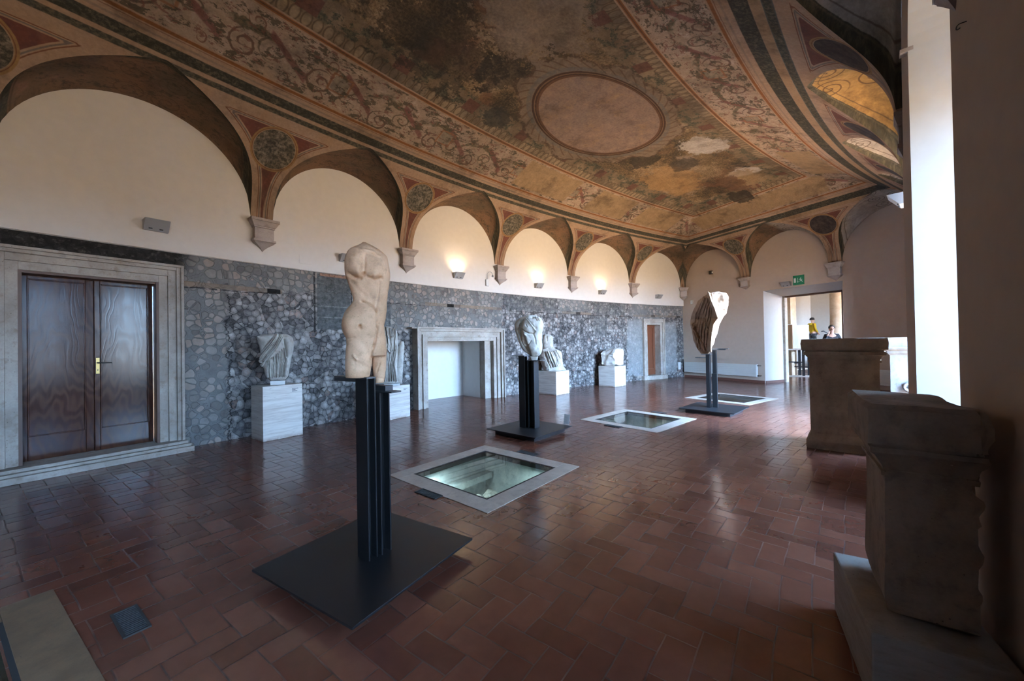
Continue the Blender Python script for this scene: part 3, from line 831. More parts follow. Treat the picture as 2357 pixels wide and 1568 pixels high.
raw_obj('floor', floor_poly(), FLOOR, kind='structure')
LBL = ['square glass floor panel in pale stone border, nearest the main torso stand', 'square glass floor panel between the middle stand and the far stand', 'farthest glass floor panel, partly hidden behind the far statue stand', 'glass floor panel with tan stone border cut off at the lower left corner']
PANST = m_stone('panel_border_stone', (.46,.365,.285), (.38,.30,.23), (.17,.13,.10), 2.0, .3, .5, dark=.3)
PANST2 = m_stone('panel_border_tan', (.20,.12,.065), (.15,.09,.05), (.09,.06,.035), 2.0, .3, .5, dark=.3)
PITW = m_stone('pit_wall_plaster', (.42,.46,.45), (.30,.34,.34), (.14,.15,.14), 1.5, .6, .9)
for i, (r, t, s) in enumerate(PAN):
    c = pol(r, t); root = empty('floor_window', c, t*D2R, LBL[i], 'glass floor panel', 'glass panels let into the floor')
    h = s/2; b = .205
    bm = bmesh.new()
    for k in range(4):
        M = Matrix.Rotation(k*math.pi/2, 4, 'Z')
        x0, x1 = (-h, h-b) 
        box(bm, x0+.001, x1-.001, h-b, h, -.03, .006, M)
    bm_obj('stone_border', bm, PANST if i < 3 else PANST2, root, bevel=.003)
    bm = bmesh.new(); q = h-b
    for k in range(4):
        M = Matrix.Rotation(k*math.pi/2, 4, 'Z'); box(bm, -q, q-.02, q-.02, q, -.06, .004, M)
    bm_obj('glass_rim', bm, IRON, root)
    bm = bmesh.new(); q3 = q-.02; quad(bm, (-q3,-q3,-.002), (q3,-q3,-.002), (q3,q3,-.002), (-q3,q3,-.002)); raw_obj('glass_pane', bm, GLASS_F, root)
    # shaft below
    bm = bmesh.new(); q2 = q+.02; dp = 1.1
    for k in range(4):
        M = Matrix.Rotation(k*math.pi/2, 4, 'Z')
        f = [M @ Vector(p) for p in ((-q2, q2, -dp), (q2, q2, -dp), (q2, q2, -.03), (-q2, q2, -.03))]
        bm.faces.new([bm.verts.new(p) for p in f])
        if k in (3,): box(bm, -q2+.03, q2-.03, q2-.16, q2-.05, -.34, -.26, M)
    raw_obj('shaft_wall', bm, PITW, root)
    bm = bmesh.new(); N = 46
    g = [[None]*(N+1) for _ in range(N+1)]
    for a in range(N+1):
        for bb in range(N+1):
            x = -q2+2*q2*a/N; y = -q2+2*q2*bb/N
            d = math.hypot(x-.1, (y+.05)*1.1)
            z = -.90+.50*math.exp(-(d/.62)**4)+.16*mnoise.fractal(Vector((x*3.2+i*9, y*3.2, 0)), 1, 2, 4)
            g[a][bb] = bm.verts.new((x, y, z))
    for a in range(N):
        for bb in range(N): bm.faces.new((g[a][bb], g[a+1][bb], g[a+1][bb+1], g[a][bb+1]))
    raw_obj('excavated_rock', bm, ROCK, root, smooth=True)
    if i in (0, 1, 3):
        for sx_, sy_ in ((1, 1), (-1, -1)):
            ld = bpy.data.lights.new('pit_lamp', 'AREA'); ld.shape = 'DISK'; ld.size = .25; ld.energy = ((2.2, 1.2)[i] if i < 2 else .3)*(1 if sx_ > 0 else .35); ld.color = (.86, .98, 1)
            lo = bpy.data.objects.new('pit_lamp', ld); COL.objects.link(lo); lo.location = c+er(t)*.38*sx_+et(t)*.38*sy_+Vector((0,0,-.10))
# floor grilles
def grille(px4, label):
    P = [on_z(*p) for p in px4]; c = sum(P, Vector())/4
    t = math.atan2(c.y-OY, c.x-OX)/D2R
    root = empty('floor_grille', c+Vector((0,0,.0005)), t*D2R-math.pi/2, label, 'grille', 'cast iron vents in the floor')
    L = .31; Wd = .11
    # long side runs along the border of the panel
    bm = bmesh.new()
    for k in range(4):
        M = Matrix.Identity(4)
    box(bm, -Wd/2, Wd/2, -L/2, -L/2+.012, 0, .008); box(bm, -Wd/2, Wd/2, L/2-.012, L/2, 0, .008)
    box(bm, -Wd/2, -Wd/2+.012, -L/2+.012, L/2-.012, 0, .008); box(bm, Wd/2-.012, Wd/2, -L/2+.012, L/2-.012, 0, .008)
    bm_obj('grille_rim', bm, IRON, root)
    bm = bmesh.new(); n = 14
    for k in range(n):
        y = -L/2+.018+(L-.036)*(k+.5)/n; box(bm, -Wd/2+.012, Wd/2-.012, y-.004, y+.004, .001, .007)
    bm_obj('grille_bars', bm, IRON, root)
    bm = bmesh.new(); box(bm, -Wd/2+.012, Wd/2-.012, -L/2+.012, L/2-.012, .0002, .001); bm_obj('grille_shadow_pan', bm, BLACK, root)
    return root
g1 = grille([(953,1134),(975,1127),(1020,1141),(1000,1151)], 'dark floor grille on the near-left side of the middle glass panel')
grille([(1190,1044),(1200,1038),(1237,1044),(1230,1050)], 'dark floor grille behind the glass panel nearest the main torso')
g3 = grille([(245,1425),(300,1398),(357,1437),(300,1466)], 'large dark floor grille beside the tan border at lower left')
grille([(1390,980),(1400,976),(1432,983),(1424,987)], 'dark floor grille just in front of the far-middle glass panel')
grille([(1500,949),(1507,947),(1532,951),(1526,953)], 'small dark floor grille behind the far-middle glass panel')
grille([(1535,863+57),(1545,918),(1560,921),(1552,924)], 'faint floor grille near the left tip of the farthest glass panel') if False else None

# skirting on the far wall
bm = bmesh.new()
for r0, r1 in ((25.5, EO[0]-.01), (EO[1]+.01, 33.5)):
    M = frame(bw(0, 0), er(TB), z=(0,0,1)); box(bm, r0, r1, 0, .018, 0, .09, M)
bm_obj('baseboard_back', bm, SKIRT)['kind'] = 'structure'
bm = bmesh.new(); p0 = bw(EO[1]-.01, 0, .01); p1 = bw(EI[1]+.01, 0, ED-.01)
M = frame(p0, p1-p0, z=(0,0,1)); L = (p1-p0).length; box(bm, 0, L, -.015, .0, 0, .085, M)
bm_obj('baseboard_doorway', bm, SKIRT)['kind'] = 'structure'

# ------------------------------------------------------------------ corbels
def corbel_mesh():
    bm = bmesh.new()
    def slab(w, d, z0, z1, w2=None, d2=None):
        w2 = w if w2 is None else w2; d2 = d if d2 is None else d2
        vs = []
        for ww, dd, z in ((w, d, z0), (w2, d2, z1)):
            vs += [bm.verts.new(p) for p in ((-ww/2, 0, z), (ww/2, 0, z), (ww/2, -dd, z), (-ww/2, -dd, z))]
        for f in ((0,1,2,3),(7,6,5,4),(0,4,5,1),(1,5,6,2),(2,6,7,3),(3,7,4,0)): bm.faces.new([vs[i] for i in f])
    # z measured down from springing; y negative = into the room
    slab(.43, .20, -.045, 0)
    slab(.33, .145, -.125, -.047, .41, .19)
    slab(.315, .135, -.150, -.127)
    slab(.29, .12, -.345, -.152)
    slab(.34, .15, -.385, -.347)
    slab(.29, .12, -.405, -.387, .32, .14)
    # pendant point with concave sides
    n = 7; rings = []
    for i in range(n+1):
        u = i/n; w = .29*(1-u)**1.5+.006; d = .12*(1-u)**1.2+.004; z = -.407-.135*u
        rings.append([bm.verts.new(p) for p in ((-w/2, 0, z), (w/2, 0, z), (w/2, -d, z), (-w/2, -d, z))])
    for a, b in zip(rings, rings[1:]):
        for k in range(4): bm.faces.new((a[k], a[(k+1)%4], b[(k+1)%4], b[k]))
    bm.faces.new(rings[0][::-1]); bm.faces.new(rings[-1])
    bmesh.ops.recalc_face_normals(bm, faces=bm.faces)
    me = bpy.data.meshes.new('corbel'); bm.to_mesh(me); bm.free(); me.materials.append(CORBEL)
    return me
CM = corbel_mesh()
def place_corbel(p, out, label):
    """out: direction into the wall"""
    o = bpy.data.objects.new('wall_corbel', CM); COL.objects.link(o)
    o.location = p; o.rotation_euler = (0, 0, math.atan2(out.y, out.x)-math.pi/2)
    m = o.modifiers.new('bevel', 'BEVEL'); m.width = .006; m.segments = 2
    tag(o, label, 'corbel', 'stone corbels carrying the vault'); return o
lb = {146.5: 'large pale stone corbel cut off at the left edge of the view', 141.45: 'stone corbel to the right of the big wooden door, largest one seen whole',
      136.5: 'stone corbel just right of the tall headless torso', 131.5: 'stone corbel to the right of the white niche, beside the small camera',
      126.3: 'stone corbel between the second and third lit wall lamps', 120.95: 'stone corbel between the third lit lamp and the unlit far lamp'}
for t, s in lb.items(): place_corbel(pol(RL-.045, t, ZS), er(t), s)
pc = place_corbel(pol(RL-.11, TB+.12, ZS), (er(TB)+nb*1.0).normalized(), 'stone corbel in the far corner of the room')
pc.scale = (.85, 1, 1)
b1 = place_corbel(bw(30.85, ZS, 0), nb, 'broken stone corbel on the far wall above the draped cloak fragment'); b1.scale = (.85, 1, .82)
place_corbel(bw(28.2, ZS, 0), nb, 'stone corbel on the far wall to the right of the doorway')
q_ = place_corbel(pol(RR-.02, 134.8, ZS), -er(134.8), 'weathered corbel on the window wall seen edge on, left of the bright jamb'); q_.scale = (.6, .4, .9)
P_ = rwall_pt(2196, 20); tt_ = math.atan2(P_.y-OY, P_.x-OX)/D2R
q_ = place_corbel(pol(RR-.01, tt_, P_.z+.40), -er(tt_), 'dark broken corbel at the top right above the bright window jamb'); q_.scale = (.35, .5, .8)

# ------------------------------------------------------------------ wall lamps
def make_lamp(label, p, out, lit=False, sc=1.0):
    root = empty('wall_lamp', p, math.atan2(out.y, out.x)-math.pi/2, label, 'wall lamp', 'wedge shaped wall uplighters')
    bm = bmesh.new(); w = .135; d = .17; h = .14
    # wedge: deep at the top, shallow at the bottom; open top
    prof_ = [(0, 0), (0, h), (-d, h), (-.055, 0)]
    t = .006
    for x0, x1 in ((-w, -w+t), (w-t, w)):
        a = [bm.verts.new((x0, y, z)) for y, z in prof_]; b = [bm.verts.new((x1, y, z)) for y, z in prof_]
        bm.faces.new(a); bm.faces.new(b[::-1])
        for k in range(4): bm.faces.new((a[k], a[(k+1)%4], b[(k+1)%4], b[k]))
    def plate(y0, z0, y1, z1):
        dv = Vector((0, y1-y0, z1-z0)).normalized(); nn = Vector((0, -dv.z, dv.y))*t
        vs = [bm.verts.new(Vector((x, y, z))+o) for o in (Vector(), nn) for x, y, z in ((-w, y0, z0), (w, y0, z0), (w, y1, z1), (-w, y1, z1))]
        for f in ((0,1,2,3),(7,6,5,4),(0,4,5,1),(1,5,6,2),(2,6,7,3),(3,7,4,0)): bm.faces.new([vs[i] for i in f])
    plate(-.055, 0, -d, h); plate(0, 0, -.055, 0); plate(-.001, h, -.001, 0)
    bm_obj('lamp_housing', bm, METAL, root)
    for x in (-.085, .03):
        bm = bmesh.new(); box(bm, x, x+.04, -.062-.02, -.04, .008, .028); bm_obj('lamp_clip', bm, BLACK, root)
    bm = bmesh.new(); box(bm, -.085, .085, -.11, -.03, .095, .10); bm_obj('lamp_lens', bm, LAMP_ON if lit else WHITE2, root)
    if lit:
        ld = bpy.data.lights.new('uplight', 'SPOT'); ld.energy = lit; ld.color = (1, .72, .42); ld.spot_size = 2.3; ld.spot_blend = .8; ld.shadow_soft_size = .04
        lo = bpy.data.objects.new('uplight', ld); COL.objects.link(lo)
        o3 = Vector((out.x, out.y, 0)); lo.location = Vector(p)-o3*.10+Vector((0,0,.14))
        lo.rotation_euler = (Vector((0,0,1))+o3*.25).to_track_quat('-Z', 'Y').to_euler()
    return root
LIT = 5
for t, s, lit in ((143.8, 'unlit grey wedge lamp above the big wooden door', 0), (138.92, 'unlit wall lamp half hidden behind the torso', 0),
                  (133.98, 'lit wall lamp above the white niche, brightest of the row', LIT), (128.92, 'lit wall lamp above the middle stand torso', LIT),
                  (123.82, 'lit wall lamp above the block fragment on its plinth', LIT), (118.52, 'unlit wall lamp above the small brown door', 0)):
    make_lamp(s, pol(RL-.052, t, 3.23), er(t), lit)
make_lamp('unlit wall lamp beside the green exit sign over the doorway', bw(29.52, 3.22), nb)
make_lamp('wall lamp jutting from the window wall high on the right', pol(RR, 131.0, 3.23), -er(131.0), 1.5)

# ------------------------------------------------------------------ doors and stone surrounds
def frame_bands(root, t0, t1, z0, z1, bands, name='surround_moulding', mat=TRAV, r_in=33.549):
    """bands: (inner offset, outer offset, radius of face) measured outward from the opening, metres"""
    k = 1/(D2R*33.5)
    for a, b, rf in bands:
        bm = bmesh.new()
        cbox(bm, rf, r_in, t0-b*k, t0-a*k, z0, z1+b)
        cbox(bm, rf, r_in, t1+a*k, t1+b*k, z0, z1+b)
        cbox(bm, rf, r_in, t0-a*k, t1+a*k, z1+a, z1+b)
        bm_obj(name, bm, mat, root, bevel=.004)
def leaf(root, ta, tb, z0, z1, r, panel, name='door_leaf', flip=False):
    """a flat leaf between angles ta<tb"""
    a = pol(r, ta, z0); b = pol(r, tb, z0); c = (a+b)/2; c.z = z0
    x = (a-b).normalized() ; w = (a-b).length; h = z1-z0
    e_ = empty(name, c, math.atan2(x.y, x.x)) if False else None
    bm = bmesh.new(); box(bm, -w/2, w/2, 0, .03, 0, h)
    o = bm_obj(name, bm, WOOD, root); o.location = c; o.rotation_euler = (0, 0, math.atan2(x.y, x.x))
    l, rr_, bot, top = panel
    def sub(nm, boxes, mat=WOOD, bev=.004, par=o):
        bm = bmesh.new()
        for q in boxes: box(bm, *q)
        return bm_obj(nm, bm, mat, par, bevel=bev)
    sub('door_rail', [(-w/2, -w/2+l, -.022, 0, 0, h), (w/2-rr_, w/2, -.022, 0, 0, h), (-w/2+l, w/2-rr_, -.022, 0, 0, bot), (-w/2+l, w/2-rr_, -.022, 0, h-top, h)])
    g = .014
    sub('door_bead', [(-w/2+l, -w/2+l+g, -.028, 0, bot, h-top), (w/2-rr_-g, w/2-rr_, -.028, 0, bot, h-top), (-w/2+l+g, w/2-rr_-g, -.028, 0, bot, bot+g), (-w/2+l+g, w/2-rr_-g, -.028, 0, h-top-g, h-top)])
    return o, sub, w, h
door1 = empty('door_1', pol(33.7, 144.8, 0)); tag(door1, 'big double wooden door in a travertine surround on the left', kind='structure')
frame_bands(door1, DO[0], DO[1], .15, DO[3], [(0, .10, 33.50), (.10, .19, 33.475), (.19, .235, 33.44), (.235, .27, 33.41)])
bm = bmesh.new(); cbox(bm, 33.22, 33.95, 143.18, 148.2, 0, .075); cbox(bm, 33.27, 33.95, 143.22, 148.1, .075, .11); cbox(bm, 33.33, 33.95, 143.26, 148.0, .11, .15)
bm_obj('threshold_step', bm, TRAV, door1, bevel=.005)
bm = bmesh.new()
cbox(bm, 33.50, 33.86, DO[0]-.02, DO[0]+.045, .15, 2.49); cbox(bm, 33.50, 33.86, DO[1]-.045, DO[1]+.02, .15, 2.49); cbox(bm, 33.52, 33.86, DO[0], DO[1], 2.46, 2.56)
bm_obj('door_casing', bm, BRICKM, door1)
l1, s1, w1, h1 = leaf(door1, 144.80, 145.84, .15, 2.47, 33.74, (.055, .075, .30, .055))
l2, s2, w2, h2 = leaf(door1, 143.80, 144.80, .15, 2.47, 33.74, (.055, .045, .30, .055))
l2.rotation_euler[2] += 2.4*D2R; l2.location += et(144.3)*0+er(144.3)*-.012
# handle on the right leaf (its left stile)
s2('handle_plate', [(-w2/2+.012, -w2/2+.048, -.030, -.022, 1.04, 1.26)], BRASS, .003)
bm = bmesh.new(); tube(bm, [(-w2/2+.03, -.03, 1.19), (-w2/2+.03, -.07, 1.19), (-w2/2+.05, -.078, 1.19), (-w2/2+.155, -.078, 1.185)], [.009,.009,.009,.007], 10)
bm_obj('door_handle', bm, IRON, l2, smooth=True)
s2('keyhole', [(-w2/2+.026, -w2/2+.034, -.0315, -.030, 1.08, 1.105)], BLACK, 0)
world_children(door1)

niche = empty('trim_2', pol(33.5, 133.85, 0)); tag(niche, 'pale carved stone surround framing the white niche', kind='structure')
frame_bands(niche, NI[0], NI[1], 0, NI[3], [(0, .10, 33.42), (.10, .16, 33.38), (.16, .24, 33.42), (.24, .30, 33.36), (.30, .34, 33.32)])
bm = bmesh.new(); cbox(bm, 33.34, 33.6, 131.62, 136.45, 1.895, 1.93); bm_obj('surround_cornice', bm, TRAV, niche, bevel=.004)
world_children(niche)
bm = bmesh.new()
tL, tR, rB = NI[1]-.02, 132.42, 34.62
n = 8
for i in range(n):
    a = tR+(tL-tR)*i/n; b = tR+(tL-tR)*(i+1)/n
    quad(bm, pol(rB, a, 0), pol(rB, b, 0), pol(rB, b, 1.75), pol(rB, a, 1.75))
    quad(bm, pol(33.5, a, 1.75), pol(33.5, b, 1.75), pol(rB, b, 1.75), pol(rB, a, 1.75))
quad(bm, pol(33.75, tR, 0), pol(rB, tR, 0), pol(rB, tR, 1.75), pol(33.75, tR, 1.75))
quad(bm, pol(33.5, tL, 0), pol(rB, tL, 0), pol(rB, tL, 1.75), pol(33.5, tL, 1.75))
raw_obj('wall_niche', bm, PLASTER_N, kind='structure')
bm = bmesh.new(); cbox(bm, 33.55, 33.78, 131.98, 132.42, 0, 1.75); bm_obj('wall_niche_reveal', bm, TRAV)['kind'] = 'structure'

door2 = empty('door_2', pol(33.6, 118.95, 0)); tag(door2, 'narrow brown door in the stone wall near the far corner', kind='structure')
frame_bands(door2, DS[0], DS[1], .16, DS[3], [(0, .11, 33.50), (.11, .19, 33.47), (.19, .24, 33.45)])
bm = bmesh.new(); cbox(bm, 33.42, 33.9, 117.8, 120.1, 0, .16); bm_obj('threshold_step', bm, TRAV, door2, bevel=.005)
bm = bmesh.new(); cbox(bm, 33.55, 33.85, DS[0]-.2, DS[0], .1, 2.2); cbox(bm, 33.55, 33.85, DS[1], DS[1]+.2, .1, 2.2); cbox(bm, 33.55, 33.85, DS[0], DS[1], 2.16, 2.26); bm_obj('door_casing', bm, TRAV, door2)
WOOD2 = m_flat('red_brown_door_paint', (.20,.065,.03), .4, 0, .5, .3, 3)
l3, s3, w3_, h3 = leaf(door2, DS[0], DS[1], .16, 2.16, 33.80, (.08, .10, .24, .10), 'door_leaf')
for q in [l3]+list(l3.children): q.data.materials[0] = WOOD2
s3('door_notice', [(-w3_/2+.2, -w3_/2+.27, -.004, 0, 1.78, 1.82)], WHITE2, 0)
world_children(door2)

# ------------------------------------------------------------------ travertine plinths along the wall
def plinth(N, L, R, h, label):
    """N near corner on floor, L corner to the left, R corner to the right; square-cornered block"""
    N = Vector((N[0], N[1], 0)); x = (Vector((R[0], R[1], 0))-N); w = x.length; x.normalize()
    y = Vector((-x.y, x.x, 0)); d = (Vector((L[0], L[1], 0))-N).length
    c = N+x*w/2+y*d/2
    root = empty('plinth', c, math.atan2(x.y, x.x), label, 'plinth', 'travertine plinths along the rubble wall')
    bm = bmesh.new(); box(bm, -w/2, w/2, -d/2, d/2, 0, h); bm_obj('block', bm, PLINTH, root, bevel=.006)
    bm = bmesh.new()
    for k, ln in enumerate((.10, .055, .085)[:3 if h > .8 else 2]):
        box(bm, w/2-.17, w/2-.17+ln, -d/2-.0015, -d/2, h-.075-.022*k, h-.066-.022*k)
    bm_obj('printed_caption', bm, PRINT, root)
    return root, c
p1, c1 = plinth((-3.994,6.025), (-4.375,6.288), (-3.636,6.522), .88, 'travertine plinth under the draped torso beside the big door')
p2, c2 = plinth((-2.66,7.36), (-3.02,7.63), (-2.192,8.042), .675, 'travertine plinth half hidden behind the main steel stand')
p3, c3 = plinth((1.243,10.808), (.782,11.322), (1.689,11.263), .685, 'travertine plinth under the seated figure behind the middle stand')
p4, c4 = plinth((3.411,12.59), (3.0,13.11), (3.91,13.01), .69, 'travertine plinth under the broken block relief')

# ------------------------------------------------------------------ sculpture tools
def pix(P):
    d = Vector(P)-Vector((0,0,H)); cp, sp = math.cos(PIT), math.sin(PIT)
    y = d.y*cp+d.z*sp; w = (-d.y*sp+d.z*cp)/y; u = d.x/y
    c, s = math.cos(ROL), math.sin(ROL)
    return 1178.5+F*(u*c+w*s), 784-F*(-u*s+w*c)
def pix_np(P):
    d = P-np.array([0,0,H]); cp, sp = math.cos(PIT), math.sin(PIT)
    y = d[:,1]*cp+d[:,2]*sp; w = (-d[:,1]*sp+d[:,2]*cp)/y; u = d[:,0]/y
    c, s = math.cos(ROL), math.sin(ROL)
    return 1178.5+F*(u*c+w*s), 784-F*(-u*s+w*c)
def loft(bm, rows, C, dr=.75, pw=2.3, n=72, m=90, tw=0, dfun=None, dy=None):
    """stack of rounded sections; rows: (y, left, right[, depth ratio[, depth offset]]) measured on the photograph"""
    ys = [r[0] for r in rows]
    def itp(k, y, dflt=None):
        v = [(r[k] if len(r) > k else dflt) for r in rows]
        return float(np.interp(y, ys, v))
    nn = Vector((C[0], C[1], 0)).normalized(); rt = Vector((nn.y, -nn.x, 0))
    rings = []
    yy = np.linspace(ys[0], ys[-1], m)
    for y in yy:
        l, r = itp(1, y), itp(2, y)
        if m > 20:   # soften the polyline
            l = (itp(1, y-1.5)+itp(1, y+1.5)+l)/3; r = (itp(2, y-1.5)+itp(2, y+1.5)+r)/3
        A = at_plane(l, y, C); B = at_plane(r, y, C); c = (A+B)/2; hw = (B-A).length/2
        hd = hw*itp(3, y, dr); off = itp(4, y, 0)
        ring = []
        for k in range(n):
            t = 2*math.pi*k/n; ct, st = math.cos(t), math.sin(t)
            x = hw*math.copysign(abs(ct)**(2/pw), ct); d = hd*math.copysign(abs(st)**(2/pw), st)
            ring.append(bm.verts.new(c+rt*x+nn*(d+off)))
        rings.append(ring)
    for a, b in zip(rings, rings[1:]):
        for k in range(n): bm.faces.new((a[k], a[(k+1)%n], b[(k+1)%n], b[k]))
    for ring, s in ((rings[0], 1), (rings[-1], -1)):
        cc = sum((v.co for v in ring), Vector())/n
        v = bm.verts.new(cc)
        for k in range(n):
            bm.faces.new((ring[k], v, ring[(k+1)%n]) if s == 1 else (ring[(k+1)%n], v, ring[k]))
def bake_mods(o):
    dg = bpy.context.evaluated_depsgraph_get(); me = bpy.data.meshes.new_from_object(o.evaluated_get(dg))
    o.modifiers.clear(); old = o.data; o.data = me; bpy.data.meshes.remove(old)
def sculpt(name, lofts, C, mat, feats, label=None, cat=None, vox=.008, smooth=4, nz=(.004, 9), origin=None, parent=None, chip=.0, shear=None, gain=1):
    bm = bmesh.new()
    for rows, kw in lofts: loft(bm, rows, C, **kw)
    bmesh.ops.recalc_face_normals(bm, faces=bm.faces)
    me = bpy.data.meshes.new(name); bm.to_mesh(me); bm.free(); me.materials.append(mat)
    o = bpy.data.objects.new(name, me); COL.objects.link(o)
    r = o.modifiers.new('r', 'REMESH'); r.mode = 'VOXEL'; r.voxel_size = vox; r.use_smooth_shade = True
    s = o.modifiers.new('s', 'SMOOTH'); s.iterations = smooth; s.factor = .5
    bake_mods(o); me = o.data
    N = len(me.vertices); P = np.empty(N*3); me.vertices.foreach_get('co', P); P = P.reshape(-1, 3)
    NO = np.array([v.normal[:] for v in me.vertices])
    px, py = pix_np(P)
    view = P-np.array([0,0,H]); view /= np.linalg.norm(view, axis=1)[:, None]
    face = np.clip(-(NO*view).sum(1)*1.6+.15, 0, 1)
    disp = np.zeros(N)
    for f in feats:
        k = f[0]
        if gain != 1: f = f[:-1]+(f[-1]*gain,) if k in 'gl' else f
        if k == 'g':
            _, x, y, rx, ry, ang, amp = f; a = ang*D2R; dx = px-x; dy = py-y
            u = (dx*math.cos(a)+dy*math.sin(a))/rx; v = (-dx*math.sin(a)+dy*math.cos(a))/ry
            disp += amp*np.exp(-(u*u+v*v))*face
        elif k == 'l':
            _, pts, wd, amp = f[:4]; best = np.full(N, 1e9); 
            for (x0, y0), (x1, y1) in zip(pts, pts[1:]):
                L2 = (x1-x0)**2+(y1-y0)**2+1e-9; t = np.clip(((px-x0)*(x1-x0)+(py-y0)*(y1-y0))/L2, 0, 1)
                best = np.minimum(best, np.hypot(px-x0-t*(x1-x0), py-y0-t*(y1-y0)))
            disp += amp*np.exp(-(best/wd)**2)*face
        elif k == 'step':     # pushes in everything on one side of a line, inside a box
            _, (x0, y0), (x1, y1), wd, amp, (bx0, bx1, by0, by1) = f
            nx, ny = -(y1-y0), (x1-x0); L = math.hypot(nx, ny); d = ((px-x0)*nx+(py-y0)*ny)/L
            inside = (1/(1+np.exp(-np.clip((px-bx0)/1.5, -30, 30))))*(1/(1+np.exp(np.clip((px-bx1)/1.5, -30, 30))))*(1/(1+np.exp(-np.clip((py-by0)/1.5, -30, 30))))*(1/(1+np.exp(np.clip((py-by1)/1.5, -30, 30))))
            disp += amp/(1+np.exp(-np.clip(d/wd, -30, 30)))*inside*face
    a, sc = nz
    nv = np.array([mnoise.fractal(Vector(p)*sc, 1, 2, 4) for p in P])
    disp += nv*a
    if chip: disp -= chip*np.clip(np.array([mnoise.noise(Vector(p)*14+Vector((5,1,2))) for p in P])-.25, 0, 1)
    P = P+NO*disp[:, None]
    if shear:
        ex = np.interp(py, [q[1] for q in shear[0]], [q[0] for q in shear[0]]); sc_ = math.hypot(C[0], C[1])/F
        nn_ = np.array([C[0], C[1], 0])/math.hypot(C[0], C[1]); P = P+nn_[None, :]*(np.clip(ex-px, 0, 99)*sc_*shear[1])[:, None]
    if origin is None: origin = Vector((C[0], C[1], P[:,2].min()))
    P = P-np.array(origin[:])
    me.vertices.foreach_set('co', P.ravel()); me.update()
    o.location = origin
    if label: tag(o, label, cat)
    return o
def folds(A, B, n, wd, amp, seed=1, jit=.6, lo=0, hi=1):
    """n fold ridges swept between two polylines A and B (same length)"""
    r = random.Random(seed); out = []
    for i in range(n):
        t = lo+(hi-lo)*(i+.5+r.uniform(-.25,.25))/n
        pts = [(a[0]*(1-t)+b[0]*t+r.uniform(-jit, jit), a[1]*(1-t)+b[1]*t+r.uniform(-jit, jit)) for a, b in zip(A, B)]
        out.append(('l', pts, wd, amp*r.uniform(.7, 1.25)))
    return out
def groove_between(A, B, n, wd, amp, seed=2, **k): return folds(A, B, n, wd, -abs(amp), seed, **k)

# ------------------------------------------------------------------ steel stands
def isec(bm, c, e1, e2, w, d, z0, z1, t=.010):
    M = frame(c, e1, e2)
    box(bm, -w/2, w/2, -d/2, -d/2+t, z0, z1, M); box(bm, -w/2, w/2, d/2-t, d/2, z0, z1, M)
    box(bm, -t/2, t/2, -d/2+t, d/2-t, z0, z1, M)
def base_plate(corner, e1, e2, s, root, ins=.13):
    M = frame(corner, e1, e2)
    bm = bmesh.new(); box(bm, 0, s, 0, s, .075, .090, M); bm_obj('base_plate', bm, STEEL, root, bevel=.003)
    bm = bmesh.new(); box(bm, ins, s-ins, ins, s-ins, 0, .074, M); bm_obj('hidden_foot', bm, BLACK, root)
def basis(deg): a = deg*D2R; return Vector((math.cos(a), math.sin(a), 0)), Vector((-math.sin(a), math.cos(a), 0))
# main stand
e1, e2 = basis(-30.9)
L_ = on_z(579.4, 1311.2, .09); F_ = on_z(813, 1446.7, .09); Lp = Vector((L_.x, L_.y, 0))
st = empty('display_stand', Lp+e1*.5+e2*.5, 0, 'nearest black steel stand with square base and tall double post', 'display stand')
base_plate(Lp, e1, e2, 1.0, st)
pa = on_z(838, 1287, .09); pa.z = 0; pa = pa+e2*.03
bm = bmesh.new(); isec(bm, pa, e1, e2, .115, .072, .09, 1.285, .011)
bm_obj('steel_post', bm, STEEL, st, bevel=.0015)
pb = pa+e2*.10+e1*.012
bm = bmesh.new(); isec(bm, pb, e1, e2, .115, .085, .09, 1.185, .011); bm_obj('steel_post', bm, STEEL, st, bevel=.0015)
bm = bmesh.new(); M = frame(pa, e1, e2); box(bm, -.29, .058, -.036, .036, 1.285, 1.296, M); box(bm, -.29, -.058, -.036, -.025, 1.262, 1.285, M)
bm_obj('top_plate', bm, STEEL_E, st, bevel=.001)
bm = bmesh.new(); M = frame(pb, e1, e2); box(bm, -.06, .17, -.04, .045, 1.186, 1.196, M); box(bm, -.06, .10, -.03, .035, 1.196, 1.232, M)
bm_obj('top_bracket', bm, STEEL_E, st, bevel=.001)
world_children(st)
MAINC = at_plane(845, 880, pa+e2*.045); MAINC = Vector((pa.x, pa.y, 0))+e2*.045

T_rows = [(557, 835, 841, .8), (560, 832, 846, .8), (565, 826, 857, .8), (570, 816, 868, .72), (575, 806, 876, .68), (582, 800, 884, .66), (590, 796, 891, .66),
          (604, 794, 894, .66), (620, 793, 897, .68), (632, 794, 898.5, .68), (640, 796, 898, .68), (647, 799, 897, .68), (660, 803, 895, .68), (673, 808, 893.5, .68), (685, 812, 892, .70), (694, 813, 891, .72),
          (704, 806, 890.5, .74), (713, 798, 890, .78), (722, 792, 889, .82), (735, 787.5, 887.5, .86), (750, 786, 884, .88), (765, 789, 886, .85), (778, 796, 888.5, .80), (792, 798, 890, .76), (808, 797, 890, .7), (820, 800, 888, .6)]
LA = [(770, 800, 858, .95, -.02), (800, 797, 859, .95, -.02), (820, 795, 858, .95, -.02), (840, 795, 856, .95, -.02), (855, 795.5, 853.5, .95, -.02), (863, 795.5, 852, .95, -.02), (868.6, 796, 851, .9, -.02)]
LB = [(780, 850, 888, 1.1, .05), (806, 853, 890.5, 1.1, .05), (830, 856, 890, 1.1, .05), (850, 858, 889, 1.1, .05), (868, 860, 887, 1.1, .05), (883.5, 861, 884.5, 1.05, .05)]
